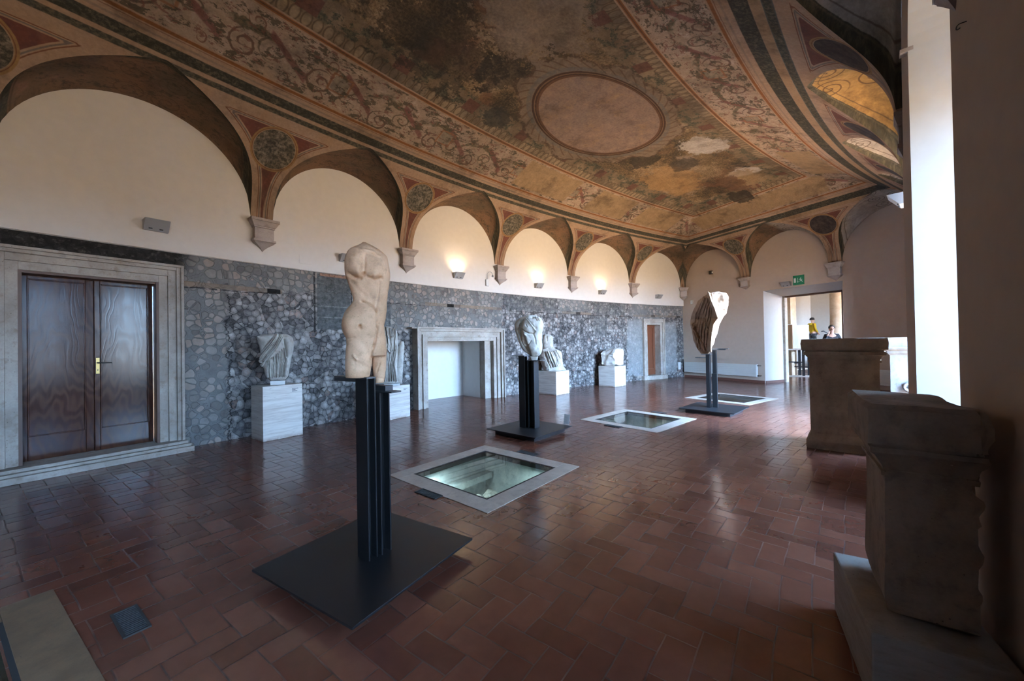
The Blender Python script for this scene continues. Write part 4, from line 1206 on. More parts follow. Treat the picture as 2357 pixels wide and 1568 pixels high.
TF = [('g', 818, 603, 21, 24, 0, .026), ('g', 868, 610, 20, 20, 0, .017), ('g', 829, 627, 13, 9, 25, .020), ('g', 863, 631, 13, 8, 10, .011),
      ('l', [(802, 630), (815, 639), (829, 641), (836, 632)], 3.4, -.018), ('l', [(838, 628), (848, 639), (862, 645), (878, 641)], 4.0, -.010),
      ('l', [(838, 592), (838, 610), (837, 628)], 5.5, -.014), ('l', [(838, 628), (838, 637)], 2.0, -.012), ('l', [(822, 573), (840, 576), (858, 580), (872, 590)], 3, .006), ('l', [(843, 583), (858, 587), (870, 594)], 4, -.005),
      ('g', 881, 602, 8, 14, 0, .010), ('g', 871, 586, 7, 5, 20, -.008), ('g', 860, 665, 14, 16, 0, .006), ('g', 824, 660, 14, 16, 0, .004), ('l', [(812, 650), (826, 668), (842, 684)], 5, -.003),
      ('l', [(874, 650), (869, 690), (864, 715)], 2.6, -.007),
      ('l', [(832, 694), (846, 699), (856, 705), (863, 713), (866, 717)], 2.4, -.013), ('g', 842, 712, 16, 12, 20, .016), ('g', 868, 700, 8, 22, 0, .008), ('g', 838, 735, 24, 22, 0, .008),
      ('l', [(866, 717), (866, 740), (868, 755), (872, 745)], 2.2, -.008), ('l', [(869, 752), (868, 765), (864, 785), (860, 800)], 2.4, -.014), ('g', 874, 758, 6, 10, 0, .008),
      ('g', 828.5, 751.5, 2.4, 2.9, 0, -.05), ('g', 829, 758, 5, 3, 20, -.004), ('g', 803, 752, 13, 18, 0, .012), ('l', [(797, 779), (806, 781), (815, 778)], 3, -.006),
      ('step', (814, 826), (853, 846), 1.0, -.007, (812, 854, 828, 850)), ('l', [(813, 818), (820, 826), (822, 829)], 1.6, .012), ('step', (803, 836), (819, 836), .6, -.004, (804, 818, 828, 838)), ('l', [(804, 837), (819, 839), (820, 830)], .8, .004),
      ('l', [(874, 838), (870, 846), (867, 857)], 1.6, -.006), ('l', [(860, 869), (884, 872)], 1.2, -.005), ('l', [(860, 795), (856, 815), (855, 830)], 2.4, -.010),
      ('g', 828, 617, 4, 3, 0, .004), ('g', 860, 634, 3, 2.5, 0, .005), ('l', [(861, 846), (862, 870)], 3, .0)]
main = sculpt('marble_torso', [(T_rows, dict(m=120)), (LA, dict(m=40, pw=2.1)), (LB, dict(m=40, pw=2.1))], MAINC, MARBLE_W, TF,
              'tall warm-toned headless nude marble torso on the nearest steel stand', 'sculpture', vox=.0065, smooth=4, nz=(.0012, 18), chip=.004, gain=1.25)

# middle stand
e1, e2 = basis(-41.5)
L_ = on_z(1120.4, 986.7, .09); Lp = Vector((L_.x, L_.y, 0))
st2 = empty('display_stand', Lp+e1*.5+e2*.5, 0, 'middle black steel stand with a small white card on its base', 'display stand')
base_plate(Lp, e1, e2, 1.03, st2, .10)
pc_ = on_z(1217, 985, .09); pc_.z = 0
zt2 = 1.5-(822-790)*6.35/867
bm = bmesh.new(); isec(bm, on_z(1206, 983, .09)*1+Vector((0,0,-.09)), e1, e2, .13, .075, .09, zt2+.03); bm_obj('steel_post', bm, STEEL, st2, bevel=.0015)
q_ = on_z(1229, 984, .09); q_.z = 0
bm = bmesh.new(); isec(bm, q_, e2, -e1, .13, .14, .09, zt2-.055); bm_obj('steel_post', bm, STEEL, st2, bevel=.0015)
A_ = at_plane(1182, 816, pc_); B_ = at_plane(1206, 817, pc_)
bm = bmesh.new(); n_ = Vector((pc_.x, pc_.y, 0)).normalized(); rt_ = Vector((n_.y, -n_.x, 0))
M = frame(Vector((A_.x, A_.y, zt2+.03)), e1, e2); box(bm, 0, .28, -.05, .05, 0, .012, M)
bm_obj('top_plate', bm, STEEL_E, st2)
M = frame(Vector((q_.x, q_.y, zt2-.055)), e1, e2); bm = bmesh.new(); box(bm, -.10, .20, -.06, .06, 0, .012, M)
bm_obj('top_bracket', bm, STEEL_E, st2)
world_children(st2)
C2 = Vector((pc_.x, pc_.y, 0))+e2*.03
bm = bmesh.new(); R2 = [(819, 1221, 1238), (828, 1222, 1236.5)]; loft(bm, [(820.6, 1219, 1239, .8), (829, 1222, 1237, .8)], C2, pw=4, m=6)
M2 = bm_obj('support_block', bm, MARBLE_B, None); tag(M2, 'small white support block under the middle torso', 'support block')
cr = [(726, 1212, 1232, .6), (729, 1204, 1239, .6), (733, 1193, 1245, .6), (740, 1187, 1249, .62), (748, 1184.5, 1251.5, .62), (755, 1184.5, 1250, .62), (763, 1185.5, 1248, .62), (775, 1190, 1247, .62),
      (789, 1194.5, 1248, .6), (800, 1199.5, 1248.5, .6), (808, 1205, 1248, .6), (813, 1211, 1246, .6), (817, 1219, 1243, .6), (819.5, 1226, 1240, .5)]
CF = [('step', (1207, 738), (1200, 757), 1.2, -.06, (1180, 1204, 735, 830)), ('step', (1200, 757), (1221, 812), 1.0, -.05, (1180, 1222, 757, 822)),
      ('g', 1214, 755, 12, 9, 0, .022), ('g', 1240, 756, 8, 10, 0, .015), ('l', [(1201, 757), (1208, 763), (1217, 768), (1228, 768), (1231, 762)], 1.2, -.018),
      ('l', [(1195, 766), (1199, 762), (1204, 768), (1210, 772)], 1.5, .012), ('l', [(1210, 733), (1218, 742), (1226, 752), (1232, 761)], .9, .012), ('l', [(1212, 732), (1220, 741), (1228, 751)], .9, -.01),
      ('l', [(1228, 770), (1232, 780), (1233, 792)], 1.2, -.008), ('l', [(1222, 785), (1216, 794), (1213, 792)], .9, -.012), ('g', 1228, 805, 12, 10, 0, .014), ('g', 1207, 778, 10, 12, 30, .010),
      ('g', 1226, 729.5, 4, 2, 0, -.03), ('l', [(1231, 728), (1236, 738)], .9, -.015), ('l', [(1235, 728), (1241, 738)], .9, -.012), ('g', 1250, 748, 3, 4, 0, .012), ('l', [(1211, 748), (1213, 752)], .8, -.012), ('g', 1243, 768, 3, 10, 0, -.01)]
tor2 = sculpt('marble_torso', [(cr, dict(m=80, pw=2.6))], C2, MARBLE_B, CF, 'white muscled torso fragment tapering to a point on the middle stand', 'sculpture', vox=.0075, smooth=3, nz=(.006, 12), chip=.01, gain=1.5)
# caption card on the middle stand's base
K = on_z(1303, 977, .09)
cd = empty('caption_card', K, -.62, 'small white caption card leaning on the base of the middle stand', 'card')
bm = bmesh.new(); M = Matrix.Rotation(-.30, 4, 'X'); box(bm, -.055, .055, 0, .004, 0, .175, M); bm_obj('card', bm, WHITE, cd)
bm = bmesh.new()
for k in range(6): box(bm, -.038, .03-.006*(k % 3), -.0012, -.0002, .04+k*.018, .045+k*.018, M)
bm_obj('printed_text', bm, m_flat('faint_text', (.45,.45,.47)), cd)
bm = bmesh.new(); tube(bm, [(-.03, .045, .12), (-.03, .12, .003)], .003, 6); tube(bm, [(.03, .045, .12), (.03, .12, .003)], .003, 6); bm_obj('card_prop', bm, METAL, cd)

# far stand
e1, e2 = basis(-46)
L_ = on_z(1562, 938.9, .09); Lp = Vector((L_.x, L_.y, 0))
st3 = empty('display_stand', Lp+e1*.5+e2*.5, 0, 'far black steel stand holding the draped cloak fragment', 'display stand')
base_plate(Lp, e1, e2, 1.05, st3, .10)
q1 = on_z(1632.5, 938, .09); q1.z = 0; q2 = on_z(1646, 938, .09); q2.z = 0
def zq(y, P): return 1.5-(y-783)*P.y/867.
bm = bmesh.new(); isec(bm, q1, e1, e2, .075, .075, .09, zq(815, q1)); bm_obj('steel_post', bm, STEEL, st3, bevel=.0015)
bm = bmesh.new(); isec(bm, q2+e2*.04, e1, e2, .075, .06, .09, zq(803, q2)); bm_obj('steel_post', bm, STEEL, st3, bevel=.0015)
bm = bmesh.new(); M = frame(q2-e2*.01, e1, e2); box(bm, -.045, .055, -.008, .008, .09, zq(859, q2), M); bm_obj('side_plate', bm, STEEL, st3)
bm = bmesh.new(); M = frame(Vector((q2.x, q2.y, zq(803, q2)))+e2*.04, e1, e2); box(bm, -.04, .27, -.04, .04, 0, .015, M)
box(bm, -.04, .22, -.03, .03, -.02, 0, M); bm_obj('top_plate', bm, STEEL_E, st3)
bm = bmesh.new(); M = frame(Vector((q1.x, q1.y, zq(823, q1))), e1, e2); box(bm, -.25, -.03, -.03, .03, 0, .014, M)
M = frame(Vector((q1.x, q1.y, zq(815, q1))), e1, e2); box(bm, -.12, .06, -.06, .08, 0, .014, M)
bm_obj('top_bracket', bm, STEEL_E, st3)
world_children(st3)
C3 = Vector((q1.x, q1.y, 0))+e2*.05
fr_ = [(672, 1641, 1652, .5), (675, 1632, 1668, .5), (680, 1618, 1674, .5), (687, 1606, 1677.5, .5), (700, 1598, 1676.5, .5), (713, 1591.5, 1675, .5), (722, 1588.5, 1672, .5), (733, 1586, 1664, .5), (745, 1587, 1658, .5),
       (761, 1591, 1653, .52), (775, 1593, 1649, .55), (790, 1596, 1643, .55), (803, 1603, 1638, .6), (811, 1609, 1634, .6), (814, 1613, 1631, .6)]
edge3 = [(1631, 676), (1637, 695), (1644, 712), (1649, 731), (1640, 745), (1636, 768), (1633, 790), (1632, 806)]
FF = [('l', edge3, 3.0, .05)]
FF += groove_between([(1628, 680), (1608, 715), (1598, 750), (1600, 790)], [(1640, 712), (1640, 738), (1634, 764), (1630, 795)], 5, 1.3, .022, 4)
FF += folds([(1618, 684), (1596, 720), (1592, 760), (1604, 800)], [(1634, 690), (1636, 730), (1632, 765), (1628, 808)], 5, 1.4, .02, 9)
FF += [('l', [(1592, 744), (1602, 768), (1614, 789), (1622, 808)], 1.1, .022), ('l', [(1594, 742), (1604, 766), (1616, 787), (1625, 806)], 1.1, -.022), ('g', 1627, 765, 8, 6, 0, .018), ('l', [(1622, 742), (1628, 755), (1635, 766)], 1.1, .016),
       ('g', 1651, 690, 9, 9, 0, -.02), ('g', 1668, 690, 6, 9, 0, .022), ('g', 1667, 714, 1.5, 1.5, 0, -.03), ('l', [(1638, 678), (1644, 700), (1650, 722)], 1.2, .015)]
clo = sculpt('marble_cloak_fragment', [(fr_, dict(m=80, pw=2.4))], C3, m_stone('bounce_brown_marble', (.40,.285,.195), (.32,.22,.15), (.18,.12,.08), 2.5, .4, .55, dark=.4), FF, 'draped marble cloak fragment, shaded brown and lit white, on the far stand', 'sculpture', vox=.0065, smooth=3, nz=(.012, 8), chip=.015, shear=(edge3, 1.1), gain=1.7)  # brown base colour carries the warm light bounced off the floor

# ------------------------------------------------------------------ statues on plinths
def small_block(px0, px1, C, stat, ztop, label, mat=WHITE2):
    """square block between a plinth top and the underside of a statue"""
    zb = max(stat.location.z, ztop+.03); stat.location.z = zb
    A = at_plane(px0, 880, C); B = at_plane(px1, 880, C); x = Vector((B.x-A.x, B.y-A.y, 0)); w = x.length
    M = frame(Vector(((A.x+B.x)/2, (A.y+B.y)/2, 0)), x); bm = bmesh.new(); box(bm, -w/2, w/2, -.1, .1, ztop, zb-.001, M)
    o = bm_obj('support_block', bm, mat, bevel=.004); return tag(o, label, 'support block')
R1 = [(770, 603, 660, .55), (773, 595, 669, .55), (778, 592, 674, .58), (788, 594, 675.5, .58), (797, 597, 676, .58), (809, 599, 675, .58), (822, 600, 671, .58), (836, 601, 669, .58), (847, 607, 667, .58), (860, 610, 665, .6), (868, 613, 663, .6), (875, 622, 656, .6)]
F1 = folds([(634, 772), (614, 795), (600, 815), (598, 826)], [(648, 774), (636, 800), (616, 825), (604, 844)], 6, 1.2, .020, 3)
F1 += groove_between([(628, 772), (610, 792), (600, 808), (598, 818)], [(652, 776), (640, 802), (618, 828), (606, 842)], 6, .9, .018, 5)
F1 += folds([(616, 832), (615, 850), (616, 868)], [(656, 800), (660, 830), (656, 866)], 9, 1.0, .022, 6) + groove_between([(613, 838), (614, 852), (615, 868)], [(658, 800), (662, 832), (658, 868)], 9, .9, .022, 7)
F1 += [('g', 664, 795, 7, 18, -8, .03), ('l', [(654, 782), (658, 805), (661, 822)], 1.6, -.025), ('g', 596, 776, 3, 3, 0, .015)]
s1_ = sculpt('draped_statue', [(R1, dict(m=80, pw=2.6))], Vector((c1.x, c1.y, 0)), MARBLE_G, F1, 'grey marble draped torso with diagonal sash beside the big door', 'sculpture', vox=.006, smooth=2, nz=(.004, 12), chip=.01, gain=1.9)
small_block(622, 656, Vector((c1.x, c1.y, 0)), s1_, .8805, 'small white block under the draped torso by the door')
R2a = [(752, 884, 897, .6), (756, 876, 908, .6), (762, 870, 914, .6), (775, 868, 915.5, .6), (790, 866, 916, .6), (820, 865, 914.5, .6), (850, 867, 914, .6), (872, 869, 915, .6), (882, 871, 916, .6)]
R2b = [(786, 923, 928, .8), (789, 920, 930, .8), (797, 918, 931, .8), (830, 913, 928.5, .8), (860, 911, 927, .8), (881, 910, 925.5, .8)]
F2 = folds([(884, 756), (888, 790), (884, 830), (880, 876)], [(910, 758), (914, 800), (908, 840), (914, 878)], 7, 1.2, .022, 8)+groove_between([(886, 756), (892, 792), (888, 832), (884, 876)], [(912, 760), (912, 800), (906, 842), (912, 878)], 6, 1.0, .022, 3)
F2 += [('l', [(886, 770), (896, 778), (906, 774)], 1.2, .02), ('l', [(888, 800), (898, 812), (908, 806)], 1.3, .02), ('g', 893, 756, 4, 3, 0, .01)]
s2_ = sculpt('draped_statue', [(R2a, dict(m=70, pw=2.5)), (R2b, dict(m=50))], Vector((c2.x, c2.y, 0)), MARBLE_G, F2, 'draped standing statue with side support, half hidden behind the tall torso', 'sculpture', vox=.0065, smooth=2, nz=(.006, 10), chip=.01, gain=1.8)
small_block(884, 920, Vector((c2.x, c2.y, 0)), s2_, .6755, 'small white block under the statue behind the tall torso')
R3 = [(770.5, 1253, 1262, .7), (774, 1250, 1271, .7), (785, 1249, 1273, .7), (799, 1249, 1273, .8), (805, 1247, 1279, .9), (810, 1244, 1291, .9), (820, 1240, 1294, .9), (834, 1244, 1295, .9), (845, 1249, 1297, .9), (850, 1251, 1301, .9), (853.5, 1252, 1303, .9)]
F3 = folds([(1254, 812), (1262, 832), (1272, 846)], [(1282, 810), (1290, 825), (1292, 842)], 6, 1.0, .022, 2)+groove_between([(1252, 814), (1258, 834), (1266, 848)], [(1284, 812), (1292, 828), (1293, 842)], 6, .9, .022, 4)
F3 += [('l', [(1250, 808), (1262, 803), (1275, 806)], 1.2, .015), ('l', [(1258, 776), (1259, 786)], 1, -.012), ('g', 1284, 846, 10, 4, 0, .015)]
s3_ = sculpt('seated_figure', [(R3, dict(m=70, pw=2.5))], Vector((c3.x, c3.y, 0)), MARBLE_G, F3, 'headless seated figure in draped robe behind the middle stand', 'sculpture', vox=.007, smooth=2, nz=(.010, 10), chip=.015, gain=2)
s3_.location.z = .6855
# block fragment
bm = bmesh.new()
ang = math.atan2((Vector((3.91,13.01,0))-Vector((3.411,12.59,0))).y, (Vector((3.91,13.01,0))-Vector((3.411,12.59,0))).x)
box(bm, -.30, .31, -.27, .22, 0, .56)
bmesh.ops.subdivide_edges(bm, edges=bm.edges, cuts=22, use_grid_fill=True)
for v in bm.verts:
    p = v.co.copy(); n3 = Vector([mnoise.fractal(p*4+Vector((k*7, 3, 1)), 1, 2, 4) for k in range(3)])
    fl_ = 1.0 if p.x < -.1 or p.z > .48 else .35
    v.co += n3*.05*fl_
    if p.z > .3 and p.x < -.02: v.co.z -= (.12*max(0, -p.x/.3))*(p.z-.3)/.2
    v.co.x *= .93+.07*p.z/.5
frag = bm_obj('relief_block', bm, MARBLE_B, auto=50); frag.location = (c4.x, c4.y, .69); frag.rotation_euler = (0,0,ang)
tag(frag, 'broken white marble relief block on the farthest plinth', 'sculpture')
zb = min(v.co.z for v in frag.data.vertices); frag.location.z = .691-zb

# ------------------------------------------------------------------ altars by the window wall
def rough_profile_block(name, w, d, prof, mat, nz=.012, seed=0, cuts=.03, rough_side=None, tilt=0):
    """prof: list of (z, overhang); local x 0..w (front left to right), y 0..d (away)"""
    bm = bmesh.new(); zs = [p[0] for p in prof]
    m = int((zs[-1]-zs[0])/cuts*1.2); zz = sorted(set(list(np.linspace(zs[0], zs[-1], m))+zs))
    def loop(z):
        o = float(np.interp(z, zs, [p[1] for p in prof]))
        x0, x1, y0, y1 = -o, w+o, -o, d+o; pts = []
        nx = max(4, int((x1-x0)/cuts)); ny = max(4, int((y1-y0)/cuts))
        for i in range(nx): pts.append((x0+(x1-x0)*i/nx, y0))
        for i in range(ny): pts.append((x1, y0+(y1-y0)*i/ny))
        for i in range(nx): pts.append((x1-(x1-x0)*i/nx, y1))
        for i in range(ny): pts.append((x0, y1-(y1-y0)*i/ny))
        return pts
    n = len(loop(zs[0])); 
    nx0 = None
    rings = []
    base = loop(zs[0])
    def loopn(z):
        o = float(np.interp(z, zs, [p[1] for p in prof])); o0 = prof[0][1]
        out = []
        for x, y in base:
            fx = (x+o0)/(w+2*o0); fy = (y+o0)/(d+2*o0)
            out.append((-o+fx*(w+2*o), -o+fy*(d+2*o)))
        return out
    for z in zz: rings.append([bm.verts.new((x, y, z)) for x, y in loopn(z)])
    for a, b in zip(rings, rings[1:]):
        for k in range(n): bm.faces.new((a[k], a[(k+1)%n], b[(k+1)%n], b[k]))
    f0 = bm.faces.new(rings[0][::-1]); f1 = bm.faces.new(rings[-1])
    bmesh.ops.triangulate(bm, faces=[f1]); 
    top = [f for f in bm.faces if all(abs(v.co.z-zs[-1]) < 1e-6 for v in f.verts)]
    for v in bm.verts:
        p = v.co.copy(); q = p*3+Vector((seed, seed*2, 0))
        nn = Vector([mnoise.fractal(q*1.0+Vector((k*11, 0, 0)), 1, 2, 5) for k in range(3)])
        amp = nz
        if rough_side is not None and p.x > w: v.co.x = w+(p.x-w)*.35
        if rough_side is not None and p.x > w-.02:
            amp = nz*3.2; v.co.x += -.03+.05*mnoise.fractal(Vector((seed, p.y*3, p.z*7)), 1, 2, 4)
        ed = min(abs(p.x), abs(p.x-w), abs(p.y), abs(p.y-d))
        v.co += nn*amp
        if p.z <= zs[0]+1e-6: v.co.z = zs[0]
    return bm
AP = [(0, .045), (.05, .050), (.11, .048), (.16, .02), (.20, .0), (1.15, .0), (1.152, .018), (1.185, .018), (1.187, .008), (1.21, .012), (1.245, .040), (1.247, .062), (1.29, .064), (1.292, .042), (1.312, .042), (1.314, .080), (1.40, .086), (1.46, .075)]
q0 = on_z(1868, 1036, 0); xdir = (Vector((4.63, 4.685, 0))-Vector((4.023, 5.23, 0))).normalized(); ydir = Vector((-xdir.y, xdir.x, 0))
bm = rough_profile_block('a', .70, .55, AP, PEPERINO, .005, 3)
alt1 = bm_obj('stone_altar', bm, PEPERINO, auto=35); s0 = Vector((4.035, 5.225, 0))+xdir*.055+ydir*.05
alt1.location = s0; alt1.scale = (1,1,1.025); alt1.rotation_euler = (0,0,math.atan2(xdir.y, xdir.x)); tag(alt1, 'tall dark moulded stone altar by the window wall, farther of the two dark ones', 'altar')
# near altar on its travertine plinth
BL, FL, FR = Vector((1.82,2.06,0)), Vector((1.42,1.524,0)), Vector((1.715,1.35,0))
x2 = (FR-FL).normalized(); y2 = Vector((-x2.y, x2.x, 0))
rz2 = math.atan2(x2.y, x2.x)
bm = bmesh.new(); box(bm, 0, .40, 0, .67, 0, .32); 
PL2 = bm_obj('travertine_plinth', bm, m_stone('dusty_travertine', (.30,.26,.22), (.24,.205,.17), (.13,.10,.08), 1.5, .3, .7, stretch=(1,1,6)), bevel=.008); PL2.location = FL; PL2.rotation_euler = (0,0,rz2)
tag(PL2, 'low travertine plinth under the nearest dark altar at lower right', 'plinth')
AP2 = [(0, -.05), (.03, .0), (.07, .005), (.60, .0), (.602, .012), (.622, .014), (.624, .004), (.64, .008), (.69, .032), (.70, .046), (.72, .048), (.722, .040), (.735, .042), (.737, .058), (.88, .060), (.90, .045)]
bm = rough_profile_block('b', .285, .44, AP2, PEPERINO, .009, 8, .02, rough_side=True)
alt2 = bm_obj('stone_altar', bm, m_stone('dark_altar_stone', (.27,.20,.145), (.19,.14,.10), (.075,.057,.044), 1.6, .9, .9, dark=.5), auto=35)
alt2.location = Vector((1.565,1.60,.321)); alt2.rotation_euler = (0,0,-35.5*D2R)
tag(alt2, 'nearest dark weathered altar with broken right edge, on a travertine plinth', 'altar')
# pale altar with a round boss
a3 = empty('stone_altar', pol(26.0, 124.9, 0), 0, 'pale daylit altar with a round boss on its side, behind the tall dark altar', 'altar')
x3 = (pol(25.5, 124.9)-pol(26.0, 124.9)).normalized(); y3 = Vector((-x3.y, x3.x, 0))
ALT3 = m_stone('pale_altar_stone', (.30,.29,.27), (.23,.22,.205), (.11,.10,.09), 2.2, .8, .85)
AP3 = [(0, .05), (.12, .05), (.18, .0), (1.17, .0), (1.20, .02), (1.22, .03), (1.25, .03), (1.28, .055), (1.31, .06), (1.32, .02), (1.50, .02)]
bm = rough_profile_block('c', .40, .5, AP3, ALT3, .006, 5)
o = bm_obj('altar_body', bm, ALT3, a3, auto=35); o.location = (0,0,0)
Mz = frame(Vector((.255, -.002, .60)), (1,0,0), (0,0,1), (0,-1,0))
bm = bmesh.new(); lathe(bm, [(.0001, .03), (.02, .03), (.035, .012), (.055, .012), (.062, .03), (.075, .036), (.09, .028), (.10, .0)], 28, Mz, cap=False)
lathe(bm, [(.0001, .042), (.012, .04), (.02, .03)], 16, Mz, cap=False)
bm_obj('round_boss', bm, ALT3, a3, smooth=True)
a3.rotation_euler = (0, 0, math.atan2(x3.y, x3.x)); a3.location = pol(25.98, 124.9, 0)

# hook and iron bracket on the near window wall
# (solved on the wall's circle)
hp = rwall_pt(2222, 50)
tt = math.atan2(hp.y-OY, hp.x-OX)/D2R
bm = bmesh.new(); o_ = er(tt)
pts = [hp-o_*.01, hp+o_*.012]
for k in range(9):
    a = math.pi*.5-k*math.pi*1.35/8
    pts.append(hp+o_*(.016+.012*math.sin(math.pi*k/8))+Vector((0,0,-.012+.012*math.cos(k*math.pi*1.3/8))))
tube(bm, pts, .0022, 8); hk = bm_obj('wall_hook', bm, IRON, smooth=True); tag(hk, 'small iron hook in the dark wall at upper right', 'hook')

# ------------------------------------------------------------------ fittings on the far wall
def radiator(r0, r1, label):
    root = empty('radiator', bw((r0+r1)/2, .21, -.06), 0, label, 'radiator')
    M = frame(bw(r0, 0, -.10), er(TB), z=(0,0,1)); L = r1-r0
    # local y points away from or into the wall depending on handedness; keep the block symmetric about the wall offset
    bm = bmesh.new(); n = 6
    for k in range(n):
        z0 = .215+k*.0705; box(bm, 0, L, -.022, .022, z0, z0+.0665, M)
    bm_obj('radiator_panel', bm, CREAMW, root, bevel=.004)
    bm = bmesh.new(); box(bm, .01, L-.01, -.017, .017, .22, .63, M); bm_obj('radiator_core', bm, CREAMW, root)
    M2_ = frame(bw(r0, 0, -.055), er(TB), z=(0,0,1))
    bm = bmesh.new(); box(bm, -.005, .0, -.05, .05, .21, .64, frame(bw(r0, 0, -.07), er(TB), z=(0,0,1)))
    bm_obj('end_cap', bm, WHITE, root)
    for z in (.25, .60):
        bm = bmesh.new(); a = bw(r0, z, -.06); tube(bm, [a, a-er(TB)*.10, a-er(TB)*.10+nb*.055], .012, 8)
        tube(bm, [a-er(TB)*.05, a-er(TB)*.05-nb*.05], .018, 10)
        bm_obj('radiator_valve', bm, IRON, root, smooth=True)
    world_children(root)
radiator(30.50, 33.45, 'long low white radiator on the far wall left of the doorway')
radiator(25.9, 27.55, 'low white radiator on the far wall right of the doorway')
# exit sign
sg = empty('exit_sign', bw(29.17, 3.21, -.01), 0, 'green and white emergency exit sign over the doorway', 'sign')
def wallbox(bm, r0, r1, z0, z1, o0, o1):
    ps = [bw(r, z, o) for z in (z0, z1) for r, o in ((r0, o0), (r1, o0), (r1, o1), (r0, o1))]
    v = [bm.verts.new(p) for p in ps]
    for f in ((0,3,2,1),(4,5,6,7),(0,1,5,4),(1,2,6,5),(2,3,7,6),(3,0,4,7)): bm.faces.new([v[i] for i in f])
bm = bmesh.new(); wallbox(bm, 29.02, 29.33, 3.22, 3.52, -.025, -.004); bm_obj('sign_plate', bm, SIGN_G, sg)
bm = bmesh.new()
wallbox(bm, 29.245, 29.305, 3.30, 3.44, -.028, -.0255)                     # door
wallbox(bm, 29.185, 29.197, 3.31, 3.44, -.028, -.0255)
def tri(bm, pts):
    f = [bm.verts.new(bw(r, z, -.028)) for r, z in pts]; g = [bm.verts.new(bw(r, z, -.0255)) for r, z in pts]
    bm.faces.new(f); bm.faces.new(g[::-1])
    for k in range(len(f)): bm.faces.new((f[k], g[k], g[(k+1)%len(f)], f[(k+1)%len(f)]))
tri(bm, [(29.215, 3.325), (29.167, 3.325), (29.191, 3.29)])                # arrow head
bm_obj('door_and_arrow', bm, WHITE, sg)
bm = bmesh.new()
tri(bm, [(29.120, 3.435), (29.108, 3.442), (29.096, 3.435), (29.096, 3.42), (29.108, 3.412), (29.120, 3.42)])
tri(bm, [(29.135, 3.408), (29.10, 3.408), (29.09, 3.36), (29.115, 3.355)])
tri(bm, [(29.115, 3.362), (29.09, 3.362), (29.065, 3.325), (29.05, 3.30), (29.062, 3.295), (29.085, 3.32)])
tri(bm, [(29.115, 3.362), (29.10, 3.356), (29.125, 3.325), (29.155, 3.32), (29.155, 3.333), (29.132, 3.338)])
tri(bm, [(29.135, 3.408), (29.155, 3.385), (29.15, 3.365), (29.142, 3.367), (29.143, 3.382), (29.128, 3.395)])
tri(bm, [(29.105, 3.405), (29.075, 3.385), (29.058, 3.392), (29.056, 3.382), (29.078, 3.372), (29.102, 3.388)])
bm_obj('running_figure', bm, WHITE, sg)
world_children(sg)
# detector, boxes, camera
d1 = empty('motion_detector', bw(32.18, 4.10, -.03), 0, 'small black detector in the lunette above the far radiator', 'detector')
bm = bmesh.new(); wallbox(bm, 32.13, 32.25, 4.08, 4.21, -.09, -.001); bm_obj('detector_body', bm, BLACK, d1, bevel=.008)
bm = bmesh.new(); wallbox(bm, 32.10, 32.13, 4.11, 4.17, -.07, -.03); bm_obj('detector_side', bm, WHITE2, d1); world_children(d1)
bx = on_z(1592, 694, 2.0)
bm = bmesh.new(); wallbox(bm, 33.02, 33.13, 3.0, 3.16, -.05, -.001); o = bm_obj('junction_box', bm, CREAMW, bevel=.006); tag(o, 'small pale junction box on the far wall beside the corner', 'box')
o_ = er(132.3); cm = empty('security_light', pol(RL-.05, 132.3, 3.14), math.atan2(o_.y, o_.x)-math.pi/2, 'white wall box with curved arm between the two lit lamps', 'wall fitting')
bm = bmesh.new(); box(bm, -.05, .05, -.05, 0, -.02, .16); bm_obj('fitting_body', bm, WHITE2, cm, bevel=.006)
bm = bmesh.new(); tube(bm, [(0,-.03,.14), (0,-.035,.30), (.02,-.06,.36), (.06,-.10,.37), (.10,-.13,.33), (.11,-.14,.27)], .009, 8); bm_obj('curved_arm', bm, METAL, cm, smooth=True)
bm = bmesh.new(); lathe(bm, [(.02, 0), (.035, -.03), (.03, -.05)], 14, Matrix.Translation((.11, -.14, .28))); bm_obj('arm_head', bm, METAL, cm, smooth=True)
bm = bmesh.new(); cbox(bm, RL-.056, RL-.049, 140.05, 140.42, 3.08, 3.24, 1); o = bm_obj('socket_cover', bm, PLASTER); tag(o, 'painted square cover plate on the wall left of the tall torso', 'cover plate')
bm = bmesh.new(); wallbox(bm, 27.60, 27.80, 3.02, 3.18, -.006, -.001); o = bm_obj('socket_cover', bm, PLASTER_R); tag(o, 'square cover plate on the far wall right of the doorway', 'cover plate')
bm = bmesh.new(); cbox(bm, RL-.03, RL-.0, 116.28, 116.52, .32, .62, 1); o = bm_obj('wall_switch', bm, WHITE2); tag(o, 'small white box low on the rubble wall in the far corner', 'box')
bm = bmesh.new(); lathe(bm, [(.0001, .03), (.04, .03), (.055, .0)], 20, frame(pol(RL, 131.0, .46), et(131.0), (0,0,1), -er(131.0))); o = bm_obj('round_wall_cap', bm, CREAMW, smooth=True); tag(o, 'small pale round cap low on the rubble wall beside the niche', 'wall cap')

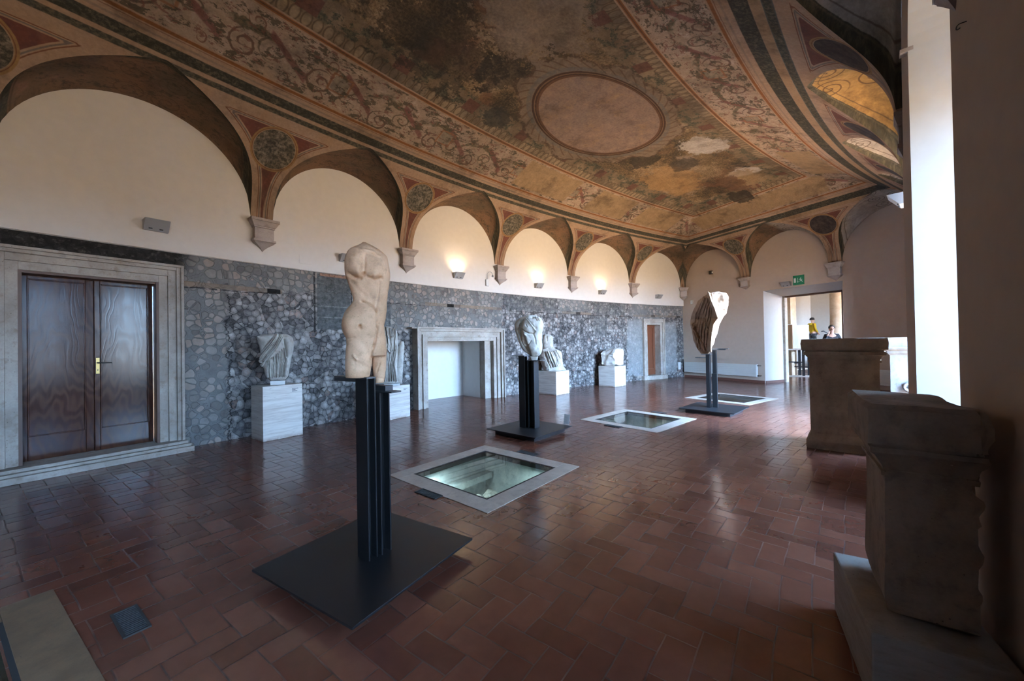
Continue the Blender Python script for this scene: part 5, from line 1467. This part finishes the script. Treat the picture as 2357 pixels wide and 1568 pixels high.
# ------------------------------------------------------------------ the hall beyond the doorway
def hp_(r, z, off): return bw(r, z, off)
bm = bmesh.new(); quad(bm, bw(20, 0, .0), bw(33.6, 0, .0), bw(33.6, 0, 11), bw(20, 0, 11)); 
for v in bm.verts: v.co.z = -.001
raw_obj('floor_hall', bm, FLOOR, kind='structure')
bm = bmesh.new()
quad(bm, bw(20, 0, 8.6), bw(33, 0, 8.6), bw(33, 5, 8.6), bw(20, 5, 8.6)); quad(bm, bw(33, 0, .6), bw(33, 5, .6), bw(33, 5, 8.6), bw(33, 0, 8.6))
quad(bm, bw(20, 0, .6), bw(20, 1.7, .6), bw(20, 1.7, 8.6), bw(20, 0, 8.6)); quad(bm, bw(20, 3.1, .6), bw(20, 5, .6), bw(20, 5, 8.6), bw(20, 3.1, 8.6))
raw_obj('wall_hall', bm, m_plaster('hall_plaster', (.40,.375,.34)), kind='structure')
bm = bmesh.new(); quad(bm, bw(20, 5, .5), bw(33.6, 5, .5), bw(33.6, 5, 11), bw(20, 5, 11)); raw_obj('ceiling_hall', bm, PLASTER, kind='structure')
ld = bpy.data.lights.new('hall_portal', 'AREA'); ld.shape = 'RECTANGLE'; ld.size = 8; ld.size_y = 1.4; ld.cycles.is_portal = True
lo = bpy.data.objects.new('hall_portal', ld); COL.objects.link(lo); lo.location = bw(20.02, 2.4, 4.6); lo.rotation_euler = er(TB).to_track_quat('-Z', 'Z').to_euler()
# door frame of the doorway
dfr = empty('door_3', bw(28.65, 0, ED)); tag(dfr, 'stone lined doorway to the bright hall', kind='structure')
bm = bmesh.new(); wallbox(bm, EI[1]-.07, EI[1]+.02, 0, EI[2], ED-.02, ED+.14); bm_obj('door_jamb', bm, TRAV, dfr)
bm = bmesh.new(); wallbox(bm, EI[0]-.05, EI[0]+.02, 0, EI[2], ED-.02, ED+.14); bm_obj('door_jamb', bm, BRICKM, dfr)
bm = bmesh.new(); wallbox(bm, EI[0], EI[1], EI[2]-.05, EI[2]+.02, ED-.02, ED+.14); bm_obj('door_lintel', bm, BRICKM, dfr)
world_children(dfr)
def ph(px, Z, z=0):
    """point at image column px, forward distance Z"""
    return Vector(((px-1178.5)/F*Z, Z, z))
# steps and platform
STEPM = m_stone('pale_step_stone', (.62,.58,.52), (.52,.48,.43), (.3,.26,.22), 1.0, .3)
bm = bmesh.new()
for k in range(6): wallbox(bm, 21.5, 29.6, k*.162, (k+1)*.162, 4.3+k*.3, 8.55)
o = bm_obj('stone_steps', bm, STEPM); tag(o, 'pale stone steps rising at the back of the hall beyond the doorway', 'steps')
c_ = ph(1929, 16.2, .97); bm = bmesh.new()
lathe(bm, [(.33, 0), (.36, .06), (.33, .12), (.27, .16), (.262, .2), (.255, 2.0), (.235, 3.6), (.25, 3.64), (.3, 3.7), (.34, 3.85)], 32, Matrix.Translation(c_)); 
COLM = m_stone('column_stone', (.48,.37,.26), (.40,.30,.20), (.26,.18,.12), 1.5, .5)
o = bm_obj('stone_column', bm, COLM, smooth=True); tag(o, 'round tan stone column at the right edge of the doorway', 'column')
bm = bmesh.new(); c_ = ph(1806, 15.8, 0); M = frame(c_, er(TB), z=(0,0,1)); box(bm, -.35, .45, -.2, .2, 0, 5, M)
o = bm_obj('wall_pilaster', bm, COLM); tag(o, 'tan stone pilaster at the left edge of the doorway view', 'pilaster')
bm = bmesh.new(); c_ = ph(1815, 15.0, 1.12); M = frame(c_, er(TB), z=(0,0,1)); box(bm, -.15, .35, -.02, .02, 0, .95, M)
o = bm_obj('brown_panel', bm, m_flat('tan_board', (.33,.21,.12), .6)); 
# showcase on a steel bench
tb = ph(1832, 15.3, 0); bench = empty('display_bench', tb, 0, 'steel legged bench carrying white display boards in the hall', 'bench')
n_ = Vector((tb.x, tb.y, 0)).normalized(); rt_ = Vector((n_.y, -n_.x, 0)); M = frame(tb, rt_, z=(0,0,1))
bm = bmesh.new(); box(bm, -.46, .46, -.25, .25, 1.06, 1.12, M); bm_obj('bench_top', bm, STEPM, bench)
for x, y in ((-.38, -.2), (.22, -.2), (-.25, .2), (.1, .2), (.40, .2)):
    bm = bmesh.new(); box(bm, x-.045, x+.045, y-.03, y+.03, .0, 1.06, M); bm_obj('bench_leg', bm, STEEL, bench)
bm = bmesh.new(); box(bm, -.38, .25, -.21, -.17, .55, .60, M); box(bm, -.25, .42, .17, .21, .35, .39, M); box(bm, -.38, .1, .17, .21, .50, .54, M); bm_obj('bench_rail', bm, STEEL, bench)
bm = bmesh.new(); box(bm, -.5, .42, -.28, .2, .0, .03, M); bm_obj('bench_base', bm, STEPM, bench)
world_children(bench)
o.parent = None; tag(o, 'tan board standing at the left behind the white display boards', 'board')
for (xa, xb, zt_, s) in ((-.26, .03, 2.10, 'taller white display board on the bench in the hall'), (.035, .42, 2.06, 'wider white display board on the bench in the hall')):
    bm = bmesh.new(); box(bm, xa, xb, -.03, .0, 1.12, zt_, M); o2 = bm_obj('display_board', bm, m_flat('glossy_white_board', (.92,.94,.92), .3)); tag(o2, s, 'display board')

# ------------------------------------------------------------------ people in the hall
def skin_mesh(name, pts, edges, radii, mat, parent, root=0, sub=2):
    me = bpy.data.meshes.new(name); me.from_pydata(pts, edges, []); me.update()
    o = bpy.data.objects.new(name, me); COL.objects.link(o)
    m = o.modifiers.new('skin', 'SKIN'); m.use_smooth_shade = True
    for i, r in enumerate(radii):
        r = r if isinstance(r, tuple) else (r, r); me.skin_vertices[0].data[i].radius = r
    me.skin_vertices[0].data[root].use_root = True
    s = o.modifiers.new('sub', 'SUBSURF'); s.levels = sub; s.render_levels = sub
    bake_mods(o); o.data.materials.clear(); o.data.materials.append(mat); o.parent = parent
    o.data.polygons.foreach_set('use_smooth', [True]*len(o.data.polygons))
    return o
def person(loc, rz, h, shirt, trousers, label, arm_l, arm_r, step=.10, collar=None, facing_head=0, child=False):
    """x right, y forward; h standing height"""
    root = empty('person', loc, rz, label, 'person')
    s = h/1.75; hd = (1.12 if child else 1.0)
    P = []; Ed = []; R = []
    def add(p, r, frm=None):
        P.append(tuple(x*s for x in p)); R.append(tuple(x*s for x in r) if isinstance(r, tuple) else r*s)
        if frm is not None: Ed.append((frm, len(P)-1))
        return len(P)-1
    pel = add((0,0,.95), (.15,.11)); wa = add((0,0,1.10), (.135,.10), pel); ch = add((0,.01,1.28), (.155,.11), wa); ne = add((0,0,1.44), (.075,.065), ch)
    hb = add((0,.01,1.53), .055*hd, ne); h1_ = add((0,.02,1.60), (.078*hd,.088*hd), hb); h2_ = add((0,.015,1.67), (.076*hd,.09*hd), h1_); h3_ = add((0,.01,1.72), (.05*hd,.06*hd), h2_)
    arms = []
    for sx, arm in ((-1, arm_l), (1, arm_r)):
        sh = add((sx*.17,0,1.40), .058, ch); el = add(arm[0], .042, sh); wr = add(arm[1], .030, el)
        hand = Vector(arm[1]); d = (hand-Vector(arm[0])).normalized()
        pm = add(tuple(hand+d*.06), .034, wr)
        side = d.orthogonal().normalized()
        for k in range(4):
            off = side*(k-1.5)*.018; a = add(tuple(hand+d*.10+off), .010, pm); add(tuple(hand+d*(.15-.012*abs(k-1.4))+off+Vector((0,.012,0))), .008, a)
        th_ = add(tuple(hand+d*.05+side*.04), .011, pm); add(tuple(hand+d*.09+side*.055), .009, th_)
        arms.append((arm[0], arm[1]))
    for sx in (-1, 1):
        hi = add((sx*.09, 0, .88), (.09,.095), pel); kn = add((sx*.10, step*sx*.5, .50), .060, hi); an = add((sx*.10, step*sx, .09), .042, kn)
        add((sx*.10, step*sx+.14, .035), .035, an)
    body = skin_mesh('body', P, Ed, R, SKIN, root)
    def cloth(name, pts, edges, radii, mat):
        return skin_mesh(name, [tuple(x*s for x in p) for p in pts], edges, [tuple(x*s for x in r) if isinstance(r, tuple) else r*s for r in radii], mat, root)
    al, ar = arm_l, arm_r
    cloth('jacket', [(0,0,.90), (0,0,1.08), (0,.01,1.28), (0,0,1.43), (-.17,0,1.405), al[0], tuple(Vector(al[0]).lerp(Vector(al[1]), .93)), (.17,0,1.405), ar[0], tuple(Vector(ar[0]).lerp(Vector(ar[1]), .93))],
          [(0,1),(1,2),(2,3),(2,4),(4,5),(5,6),(2,7),(7,8),(8,9)], [(.175,.13),(.16,.125),(.18,.135),(.075,.07),.072,.056,.042,.072,.056,.042], shirt)
    cloth('trousers', [(0,0,.93), (-.09,0,.84), (-.10,-step*.5,.50), (-.10,-step,.10), (.09,0,.84), (.10,step*.5,.50), (.10,step,.10)], [(0,1),(1,2),(2,3),(0,4),(4,5),(5,6)],
          [(.16,.12), (.10,.11), .075, .06, (.10,.11), .075, .06], trousers)
    for sx in (-1, 1):
        bm = bmesh.new(); box(bm, sx*.10*s-.05*s, sx*.10*s+.05*s, (step*sx-.09)*s, (step*sx+.18)*s, 0, .09*s); bm_obj('shoe', bm, BLACK, root, bevel=.03*s, seg=3)
    # hair cap, face
    bm = bmesh.new(); bmesh.ops.create_icosphere(bm, subdivisions=4, radius=1)
    for v in bm.verts:
        p = v.co.copy(); v.co = Vector((p.x*.092*hd, p.y*.108*hd+.0, p.z*.095*hd+1.675))*s
        if p.y > .35 and p.z < .45: v.co.y = min(v.co.y, (.06)*s)
        if p.z < -.35: v.co.z = max(v.co.z, (1.64)*s)
    hair = bm_obj('hair', bm, HAIR, root, smooth=True)
    bm = bmesh.new(); zc = 1.61
    tube(bm, [Vector((0,.100,zc+.02))*s, Vector((0,.128,zc-.015))*s, Vector((0,.112,zc-.028))*s], [.008*s,.014*s,.010*s], 8); bm_obj('nose', bm, SKIN, root, smooth=True)
    for sx in (-1, 1):
        bm = bmesh.new(); bmesh.ops.create_icosphere(bm, subdivisions=2, radius=.011*s); bmesh.ops.translate(bm, verts=bm.verts, vec=Vector((sx*.032,.100*hd,zc+.02))*s); bm_obj('eye', bm, BLACK, root, smooth=True)
        bm = bmesh.new(); bmesh.ops.create_icosphere(bm, subdivisions=2, radius=.026*s)
        for v in bm.verts: v.co = Vector((v.co.x*.45, v.co.y*.7, v.co.z*1.2))+Vector((sx*.082*hd,.01,zc))*s
        bm_obj('ear', bm, SKIN, root, smooth=True)
        bm = bmesh.new(); box(bm, (sx*.032-.018)*s, (sx*.032+.018)*s, .102*hd*s, .108*hd*s, (zc+.042)*s, (zc+.048)*s); bm_obj('eyebrow', bm, HAIR, root)
    bm = bmesh.new(); box(bm, -.024*s, .024*s, .094*s, .106*s, (zc-.060)*s, (zc-.052)*s); bm_obj('mouth', bm, m_flat('lips', (.35,.13,.11)), root)
    return root
def face_dir(px): return -math.atan2((px-1178.5)/F, 1)
# the boy: seen from behind three-quarter, walking right
bp = ph(1870.5, 17.0, .972)
boy = person(bp, face_dir(1870)-.95, 1.47, YELLOW, GREYC, 'child in a mustard hooded jacket standing on the steps, back turned', ((-.24,-.02,1.15), (-.20,.10,.95)), ((.24,-.02,1.15), (.22,.12,.95)), .14, child=True)
bm = bmesh.new(); tube(bm, [(-.10,-.06,1.20), (-.05,-.11,1.18), (.05,-.11,1.18), (.10,-.06,1.20)], [.04,.055,.055,.04], 10); bm_obj('hood', bm, YELLOW, boy, smooth=True)
gp = ph(1914.5, 13.9, .16)
guard = person(gp, face_dir(1914)+math.pi+.25, 1.82, NAVY, NAVY, 'man in a dark jacket with epaulettes behind the tall altar, facing us', ((-.25,.05,1.15), (-.16,.22,1.0)), ((.25,.02,1.13), (.15,.16,1.42)), .05)
for sx in (-1, 1):
    bm = bmesh.new(); box(bm, sx*.16-.05, sx*.16+.05, -.03, .03, 1.515, 1.53); bm_obj('epaulette', bm, WHITE2, guard)
bm = bmesh.new(); tube(bm, [(.15,.22,1.52), (.30,.24,1.62), (.36,.24,1.60)], [.02,.02,.015], 8); e_ = bm_obj('handset', bm, BLACK, smooth=True)
e_.matrix_world = Matrix.Translation(gp) @ Matrix.Rotation(face_dir(1914)+math.pi+.25, 4, 'Z'); tag(e_, 'black handset held up beside the head of the man in the dark jacket', 'handset')
bm = bmesh.new(); wallbox(bm, 26.6, 28.5, 0, .158, 2.6, 4.2); o = bm_obj('low_dais', bm, STEPM); tag(o, 'low pale dais under the man in the dark jacket', 'dais')

# ------------------------------------------------------------------ daylight
w = bpy.data.worlds.new('sky'); scn.world = w; w.use_nodes = True; nt = w.node_tree; nt.nodes.clear()
out = nt.nodes.new('ShaderNodeOutputWorld'); bg = nt.nodes.new('ShaderNodeBackground'); tc = nt.nodes.new('ShaderNodeTexCoord'); sx = nt.nodes.new('ShaderNodeSeparateXYZ')
nt.links.new(tc.outputs['Generated'], sx.inputs[0]); cr = nt.nodes.new('ShaderNodeValToRGB')
mp = nt.nodes.new('ShaderNodeMapRange'); mp.inputs['From Min'].default_value = -1; mp.inputs['From Max'].default_value = 1
nt.links.new(sx.outputs[2], mp.inputs[0]); nt.links.new(mp.outputs[0], cr.inputs[0])
SKYK = 1.0
els = [(0.0, (.26,.17,.095)), (.47, (.36,.26,.16)), (.505, (.52,.70,.95)), (.60, (.50,.86,1.42)), (1.0, (.26,.58,1.28))]
while len(cr.color_ramp.elements) < len(els): cr.color_ramp.elements.new(.5)
for e_, (p_, c_) in zip(cr.color_ramp.elements, els): e_.position = p_; e_.color = (*c_, 1)
nt.links.new(cr.outputs[0], bg.inputs[0]); bg.inputs['Strength'].default_value = 19.0
nt.links.new(bg.outputs[0], out.inputs[0])

# ------------------------------------------------------------------ camera and view
cd_ = bpy.data.cameras.new('camera'); cam = bpy.data.objects.new('camera', cd_); COL.objects.link(cam); scn.camera = cam
cd_.sensor_fit = 'HORIZONTAL'; cd_.sensor_width = 36; cd_.lens = F/2357*36; cd_.clip_start = .05; cd_.clip_end = 200
cp, sp = math.cos(PIT), math.sin(PIT)
fwd = Vector((0, cp, sp)); up0 = Vector((0, -sp, cp)); rt0 = Vector((1, 0, 0))
# image x axis and y axis in world, from the fitted roll
c, s = math.cos(ROL), math.sin(ROL)
xa = rt0*c+up0*s; ya = rt0*(-s)+up0*c
Mc = Matrix.Identity(4)
for i, a in enumerate((xa, ya, -fwd)):
    for j in range(3): Mc[j][i] = a[j]
Mc[2][3] = H
cam.matrix_world = Mc
scn.view_settings.view_transform = 'Standard'; scn.view_settings.look = 'None'; scn.view_settings.gamma = 1
scn.view_settings.exposure = 2.92; scn.view_settings.use_curve_mapping = False
scn.cycles.max_bounces = 7; scn.cycles.diffuse_bounces = 5; scn.cycles.glossy_bounces = 3; scn.cycles.transparent_max_bounces = 6
scn.cycles.use_adaptive_sampling = True; scn.cycles.adaptive_threshold = .07; scn.cycles.adaptive_min_samples = 16
scn.cycles.sample_clamp_indirect = 3; scn.cycles.caustics_reflective = False

# pieces that belong to a part hang from that part
SUB = {'lamp_clip': 'lamp_housing', 'printed_caption': 'block', 'printed_text': 'card', 'running_figure': 'sign_plate', 'door_and_arrow': 'sign_plate', 'arm_head': 'curved_arm',
       'end_cap': 'radiator_panel', 'radiator_valve': 'radiator_panel', 'hood': 'jacket', 'epaulette': 'jacket', 'glass_rim': 'stone_border', 'eye': 'body', 'ear': 'body', 'nose': 'body', 'mouth': 'body', 'grille_shadow_pan': 'grille_rim'}
for o in list(scn.objects):
    k = o.name.split('.')[0]
    if k in SUB and o.parent is not None:
        sib = [q for q in o.parent.children if q.name.split('.')[0] == SUB[k]]
        if sib: o.parent = sib[0]; o.matrix_parent_inverse = Matrix.Identity(4)
